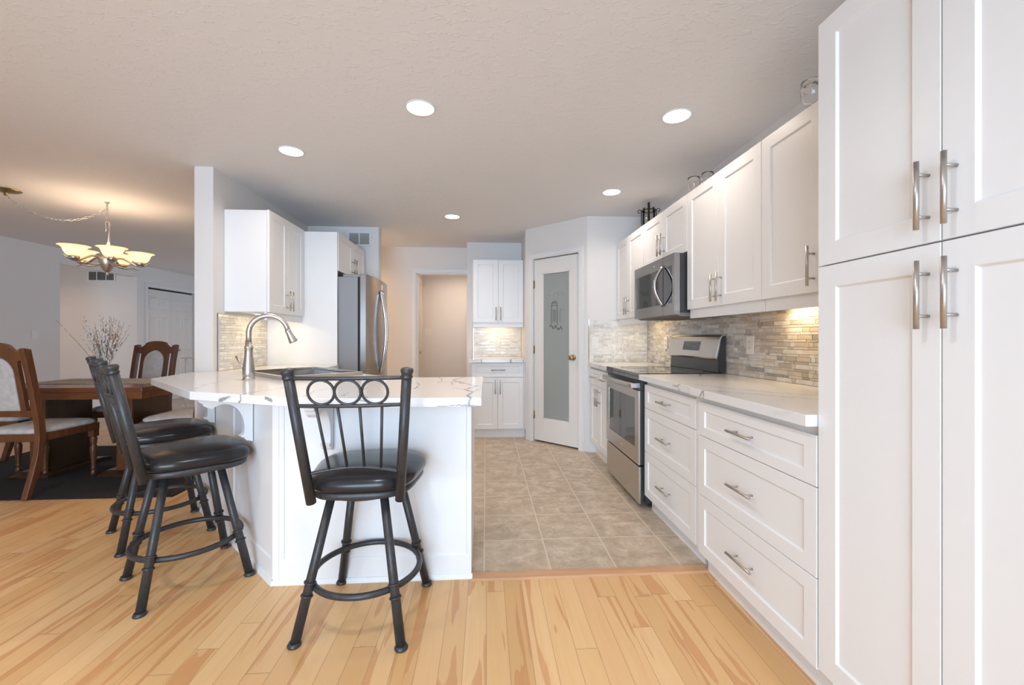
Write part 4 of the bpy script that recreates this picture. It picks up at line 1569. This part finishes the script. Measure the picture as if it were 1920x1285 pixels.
for (dx, dy, hh) in specs:
    p0 = Vector((dx * 0.05, dy * 0.05, 0.03))
    p1 = Vector((dx * 0.10, dy * 0.10, 0.12))
    p3 = Vector((dx, dy, hh))
    p2 = p1.lerp(p3, 0.5) + Vector((rnd.uniform(-.008, .008), rnd.uniform(-.008, .008), 0.015))
    tw.tube([p0, p1, p2, p3], [0.0017, 0.0016, 0.0014, 0.001], 5)
    nk = rnd.randint(14, 20)
    far = abs(dx) > 0.3
    for k in range(3 if far else nk):
        u = rnd.uniform(0.1, 0.95)
        p = p1.lerp(p2, u * 2) if u < 0.5 else p2.lerp(p3, u * 2 - 1)
        off = Vector((rnd.uniform(-1, 1), rnd.uniform(-1, 1), 0.3)) * 0.005
        ck.sphere(p + off, 0.0066, 5, 1.6)
tw.build('twigs', 'twig', BR)['kind'] = 'stuff'
ck.build('catkins', 'catkin', BR)['kind'] = 'stuff'


def make_chair(label):
    c = thing('dining_chair', label, 'chair', (0, 0, 0), 0, 'cherry dining chairs around the table')
    # seat frame
    m = MB()
    fr_ = [(-0.215, -0.215), (0.215, -0.215), (0.235, 0.235), (-0.235, 0.235)]
    m.prism(fr_, 0.385, 0.445)
    m.build('seat_frame', 'cherry', c, bevel=0.006)
    # cushion
    m = MB()

    def cr(s_, z):
        return [(x_ * s_ * (1.0 + 0.07 * (y_ / 0.23)), y_ * s_ + 0.008, z) for x_, y_ in superellipse(0.222, 0.222, 40, 6)]
    ringed(m, [cr(0.97, 0.440), cr(1.03, 0.447), cr(1.045, 0.458), cr(1.02, 0.472), cr(0.93, 0.484), cr(0.75, 0.492), cr(0.45, 0.496), cr(0.15, 0.498)])
    m.build('seat_cushion', 'fabric', c)
    # turned front legs
    for sx in (-1, 1):
        m = MB()
        m.box(sx * 0.205 - 0.024, sx * 0.205 + 0.024, 0.186, 0.234, 0.33, 0.40)
        m.lathe([(0.012, 0.0), (0.019, 0.012), (0.020, 0.03), (0.014, 0.046), (0.013, 0.052), (0.019, 0.062), (0.016, 0.075), (0.015, 0.09), (0.024, 0.20), (0.026, 0.235), (0.020, 0.256), (0.017, 0.262), (0.024, 0.272), (0.021, 0.285), (0.026, 0.305), (0.022, 0.322), (0.023, 0.331)], 18, (sx * 0.205, 0.21, 0))
        m.build('front_leg', 'cherry', c)
    # back legs continue upwards as posts (sabre shaped)
    cl = [(-0.315, 0.0), (-0.262, 0.16), (-0.228, 0.30), (-0.216, 0.43), (-0.222, 0.52), (-0.250, 0.70), (-0.285, 0.90), (-0.318, 1.07)]
    for sx in (-1, 1):
        m = MB()
        prof = [(y_ + 0.024 if z > 0.1 else y_ + 0.020, z) for y_, z in cl] + [(-0.33, 1.078), (-0.35, 1.070)] + [(y_ - 0.024 if z > 0.1 else y_ - 0.018, z) for y_, z in cl[::-1]][1:]
        x_b = sx * 0.212 - 0.021
        m.extrude(prof, (x_b, 0, 0), (0, 1, 0), (0, 0, 1), (1, 0, 0), 0.042)
        m.build('back_leg', 'cherry', c, bevel=0.005)
    # back plane: frame follows posts
    o0 = Vector((0, -0.236, 0.60))
    vv = Vector((0, -0.082, 0.47)).normalized()
    nn = Vector((0, -1, 0))

    def arch(hw, z_sh, z_top, n=14):
        pts_ = []
        for i in range(n + 1):
            a = PI * i / n
            pts_.append((hw * math.cos(a), z_sh + (z_top - z_sh) * math.sin(a)))
        return pts_
    # upholstered panel
    pan = [(-0.105, 0.02)] + arch(0.11, 0.30, 0.42)[::-1] + [(0.105, 0.02)]
    m = MB()
    m.extrude(pan, o0 + Vector((0, 0.018, 0)), (1, 0, 0), vv, nn, 0.036)
    m.build('back_cushion', 'fabric', c, bevel=0.008)
    # crest: outer edge steps from the posts up into an arch, inner edge follows the panel
    outer_ = [(0.192, 0.40), (0.192, 0.452), (0.15, 0.462), (0.128, 0.480)] + [(0.118 * math.cos(PI * i / 12), 0.490 + 0.035 * math.sin(PI * i / 12)) for i in range(13)] + [(-0.128, 0.480), (-0.15, 0.462), (-0.192, 0.452), (-0.192, 0.40)]
    inner_ = [(-0.150, 0.385), (-0.150, 0.02), (-0.108, 0.02)] + arch(0.113, 0.30, 0.425)[::-1] + [(0.108, 0.02), (0.150, 0.02), (0.150, 0.385)]
    m = MB()
    m.extrude(outer_ + inner_, o0 + Vector((0, 0.015, 0)), (1, 0, 0), vv, nn, 0.030)
    m.build('back_frame', 'cherry', c, bevel=0.004)
    m = MB()
    m.extrude([(-0.192, -0.025), (0.192, -0.025), (0.192, 0.022), (-0.192, 0.022)], o0 + Vector((0, 0.013, 0)), (1, 0, 0), vv, nn, 0.028)
    m.build('lower_rail', 'cherry', c, bevel=0.004)
    return c


ch = make_chair('cherry dining chair at the left edge, seen from behind, seat tucked under the table')
c2, c3, c4 = copy_tree(ch), copy_tree(ch), copy_tree(ch)
c2['label'] = 'cherry dining chair behind the table, its grey back facing the camera before the closet'
c3['label'] = 'cherry dining chair at the right end of the table, partly behind the pillar'
c4['label'] = 'cherry dining chair at the left end of the table, only its grey seat showing'
ch.location = (-3.46, 3.50, RZ0)
for c_ in (ch, c2, c3, c4):
    c_.scale = (0.92, 1, 1)
c2.location = (-3.575, 4.47, RZ0)
c2.rotation_euler = (0, 0, PI)
c3.location = (-2.66, 3.90, RZ0)
c3.rotation_euler = (0, 0, PI / 2)
c4.location = (-4.185, 4.01, RZ0)
c4.rotation_euler = (0, 0, -PI / 2)

# white railing beyond the dining table
RL = thing('stair_railing', 'white stair railing in front of the closet doors', 'railing', (-5.05, 7.30, 0))
MB().box(0, 2.4, -0.03, 0.03, 0.815, 0.85).build('handrail', 'trimw', RL, bevel=0.006)
MB().box(0, 2.4, -0.03, 0.03, 0.0, 0.03).build('bottom_rail', 'trimw', RL)
for i in range(18):
    MB().lathe([(0.016, 0.03), (0.016, 0.14), (0.011, 0.16), (0.018, 0.22), (0.012, 0.45), (0.012, 0.62), (0.016, 0.66), (0.016, 0.816)], 10, (0.06 + i * 0.134, 0, 0)).build('baluster', 'trimw', RL)

# ---------------------------------------------------------------- chandelier
CH = thing('chandelier', 'brushed nickel chandelier with five glowing glass bowls', 'chandelier', (-3.455, 4.05, CEIL), math.radians(-3.6))
MB().lathe([(0.095, -0.001), (0.093, -0.006), (0.070, -0.016), (0.030, -0.022), (0.012, -0.030), (0.010, -0.05)][::-1], 28, (-0.53, -0.33, 0)).build('canopy', 'brass', CH)
MB().lathe([(1e-5, -0.045), (0.006, -0.040), (0.006, -0.012), (0.018, -0.004), (0.018, -0.001)], 14).build('ceiling_hook', 'nickel', CH)


def chain(pts_, name):
    m = MB()
    # resample
    tot = sum((pts_[i + 1] - pts_[i]).length for i in range(len(pts_) - 1))
    n = int(tot / 0.026)
    cum = [0]
    for i in range(len(pts_) - 1):
        cum.append(cum[-1] + (pts_[i + 1] - pts_[i]).length)
    for k in range(n):
        s_ = (k + 0.5) / n * tot
        i = max(j for j in range(len(cum)) if cum[j] <= s_)
        i = min(i, len(pts_) - 2)
        u = (s_ - cum[i]) / (cum[i + 1] - cum[i])
        p = pts_[i].lerp(pts_[i + 1], u)
        d = (pts_[i + 1] - pts_[i]).normalized()
        side = d.cross(Vector((0, 0, 1)))
        side = side.normalized() if side.length > 0.1 else Vector((1, 0, 0))
        oth = d.cross(side)
        e = side if k % 2 else oth
        ring = [p + d * math.cos(2 * PI * j / 10) * 0.0175 + e * math.sin(2 * PI * j / 10) * 0.0075 for j in range(10)]
        m.tube(ring, 0.0027, 5, closed=True)
    m.build(name, 'nickel', CH)


A_, B_ = Vector((-0.53, -0.33, -0.05)), Vector((0, 0, -0.06))
sw = []
for i in range(21):
    u = i / 20
    sw.append(A_.lerp(B_, u) + Vector((0, 0, -0.150 * (1 - (2 * u - 1) ** 2))))
chain(sw, 'swag_chain')
chain([Vector((0, 0, -0.04)), Vector((0, 0, -0.175))], 'hanging_chain')
m = MB()
m.tube([(0.0, 0, -0.165), (0.018, 0, -0.19), (0.022, 0, -0.26), (0.012, 0, -0.36), (0.0, 0, -0.46)], [0.004, 0.009, 0.012, 0.013, 0.016], 12)
m.tube([(0.0, 0, -0.165), (-0.016, 0, -0.19), (-0.010, 0, -0.24), (-0.016, 0, -0.27)], [0.004, 0.005, 0.004, 0.002], 8)
m.build('stem', 'nickel', CH)
MB().lathe([(1e-5, -0.672), (0.010, -0.668), (0.012, -0.655), (0.007, -0.645), (0.016, -0.636), (0.030, -0.620), (0.052, -0.575), (0.062, -0.540), (0.060, -0.530), (0.063, -0.525), (0.050, -0.505), (0.030, -0.490), (0.022, -0.465), (0.016, -0.440)], 28, (0, 0, 0)).build('body', 'nickel', CH)
ARMS = [178, 250, 322, 34, 106]
for a_ in ARMS:
    a = math.radians(a_)
    d = Vector((math.cos(a), math.sin(a), 0))
    m = MB()
    prof = [(0.05, -0.535), (0.075, -0.506), (0.11, -0.506), (0.15, -0.530), (0.19, -0.556), (0.23, -0.566), (0.272, -0.552), (0.305, -0.524)]
    m.tube([d * r_ + Vector((0, 0, z_)) for r_, z_ in prof], [0.007, 0.009, 0.010, 0.010, 0.010, 0.009, 0.007, 0.003], 10)
    a2 = a + 0.35
    d2 = Vector((math.cos(a2), math.sin(a2), 0))
    prof2 = [(0.05, -0.55), (0.08, -0.583), (0.13, -0.590), (0.18, -0.578), (0.22, -0.598)]
    m.tube([d2 * r_ + Vector((0, 0, z_)) for r_, z_ in prof2], [0.007, 0.008, 0.007, 0.006, 0.002], 8)
    arm = m.build('arm', 'nickel', CH)
    sc_ = d * 0.228 + Vector((0, 0, -0.027))
    MB().lathe([(0.014, -0.538), (0.030, -0.532), (0.036, -0.520), (0.036, -0.506), (0.030, -0.500)], 18, sc_).build('socket_cup', 'nickel', arm)
    shp = [(0.028, -0.503), (0.046, -0.497), (0.060, -0.482), (0.069, -0.462), (0.076, -0.440), (0.086, -0.425), (0.101, -0.418), (0.108, -0.417)]
    full = shp + [(r_ - 0.003, z_ + 0.002) for r_, z_ in shp[::-1]]
    sh = MB().lathe(full, 28, sc_).build('shade', 'shade', arm)
    MB().sphere((sc_.x, sc_.y, -0.479), 0.026, 10, 1.2).build('bulb', 'bulb', sh)
    l = bpy.data.lights.new('bulb_light', 'POINT')
    l.energy = 1.8
    l.color = (1.0, 0.76, 0.54)
    l.shadow_soft_size = 0.03
    lo = bpy.data.objects.new('bulb_light', l)
    COL.objects.link(lo)
    lo.parent = CH
    lo.location = (sc_.x, sc_.y, -0.445)

# ---------------------------------------------------------------- things on top of the wall cabinets
LZ = 2.1155
LN = thing('candle_lantern', 'dark iron candle holder with glass jar on top of the cabinets', 'candle holder', (1.47, 3.70, LZ))
m = MB()
ring = [(0.062 * math.cos(2 * PI * i / 24), 0.062 * math.sin(2 * PI * i / 24), 0.195) for i in range(24)]
m.tube(ring, 0.0045, 8, closed=True)
m.lathe([(0.04, 0.0), (0.04, 0.006)], 20)
for i in range(2):
    a = math.radians(-21.7 + 180 * i)
    d = Vector((math.cos(a), math.sin(a), 0))
    m.tube([d * 0.035 + Vector((0, 0, 0.004)), d * 0.058 + Vector((0, 0, 0.03)), d * 0.064 + Vector((0, 0, 0.10)), d * 0.064 + Vector((0, 0, 0.195))], 0.004, 8)
    c_ = d * 0.083 + Vector((0, 0, 0.192))
    cur = [c_ + d * math.cos(t_) * rr + Vector((0, 0, math.sin(t_) * rr)) for t_, rr in [(PI - k * 0.45, 0.019 - k * 0.0009) for k in range(14)]]
    m.tube(cur, 0.0035, 6)
m.build('iron_frame', 'iron', LN)
m = MB()
sg = Vector((-0.37, -0.93, 0)) * 0.064
m.box(sg.x - 0.008, sg.x + 0.008, sg.y - 0.008, sg.y + 0.008, 0.02, 0.25)
m.build('centre_strap', 'iron', LN)
MB().lathe([(0.03, 0.008), (0.052, 0.03), (0.056, 0.10), (0.056, 0.215), (0.0545, 0.215), (0.0545, 0.10), (0.050, 0.032), (0.028, 0.011)], 28).build('glass_jar', 'thinglass', LN)


def cut_glass(label, loc, s=1.0):
    g = thing('glass_goblet', label, 'glassware', loc)
    o = MB().lathe([(0.030 * s, 0), (0.032 * s, 0.004), (0.006 * s, 0.012), (0.005 * s, 0.05 * s), (0.012 * s, 0.060 * s), (0.034 * s, 0.085 * s), (0.044 * s, 0.115 * s), (0.046 * s, 0.145 * s), (0.042 * s, 0.180 * s), (0.040 * s, 0.180 * s), (0.043 * s, 0.145 * s), (0.040 * s, 0.115 * s), (0.028 * s, 0.088 * s), (1e-5, 0.075 * s)], 28).build('goblet', 'glass', g)
    return g


cut_glass('clear cut-glass goblet on top of the cabinets right of the microwave', (1.46, 2.86, LZ), 0.95)
cut_glass('small clear glass standing right of the other goblet on the cabinets', (1.50, 2.75, LZ), 0.9)
cut_glass('clear textured glass goblet on the cabinets beside the tall cabinet', (1.43, 1.755, LZ), 0.95)

# under-cabinet lights


def under_light(label, loc, L, pw, rz):
    s = thing('under_cabinet_light', label, 'light', loc, rz)
    box(-L / 2, L / 2, -0.02, 0.02, -0.012, 0.0).build('housing', 'plastic', s)
    box(-L / 2 + 0.01, L / 2 - 0.01, -0.016, 0.016, -0.0135, -0.0122).build('lens', 'led', s)
    l = area_light('under_cabinet_beam', (0, 0, -0.016), L - 0.02, pw, (1.0, 0.72, 0.38), (0, 0, 0), 0.03)
    l.parent = s
    return s


under_light('short warm light under the wall cabinet right of the wall outlet and range', (1.60, 2.07, 1.3453), 0.16, 1.0, PI / 2)
under_light('slim light under the corner wall cabinet left of the microwave', (1.50, 3.85, 1.350), 0.30, 0.7, PI / 2)
under_light('slim light under the far nook cabinet', (0.15, 5.30, 1.353), 0.30, 0.75, 0)
under_light('slim light under the left wall cabinet above the faucet', (-1.80, 3.58, 1.359), 0.35, 0.8, PI / 2)
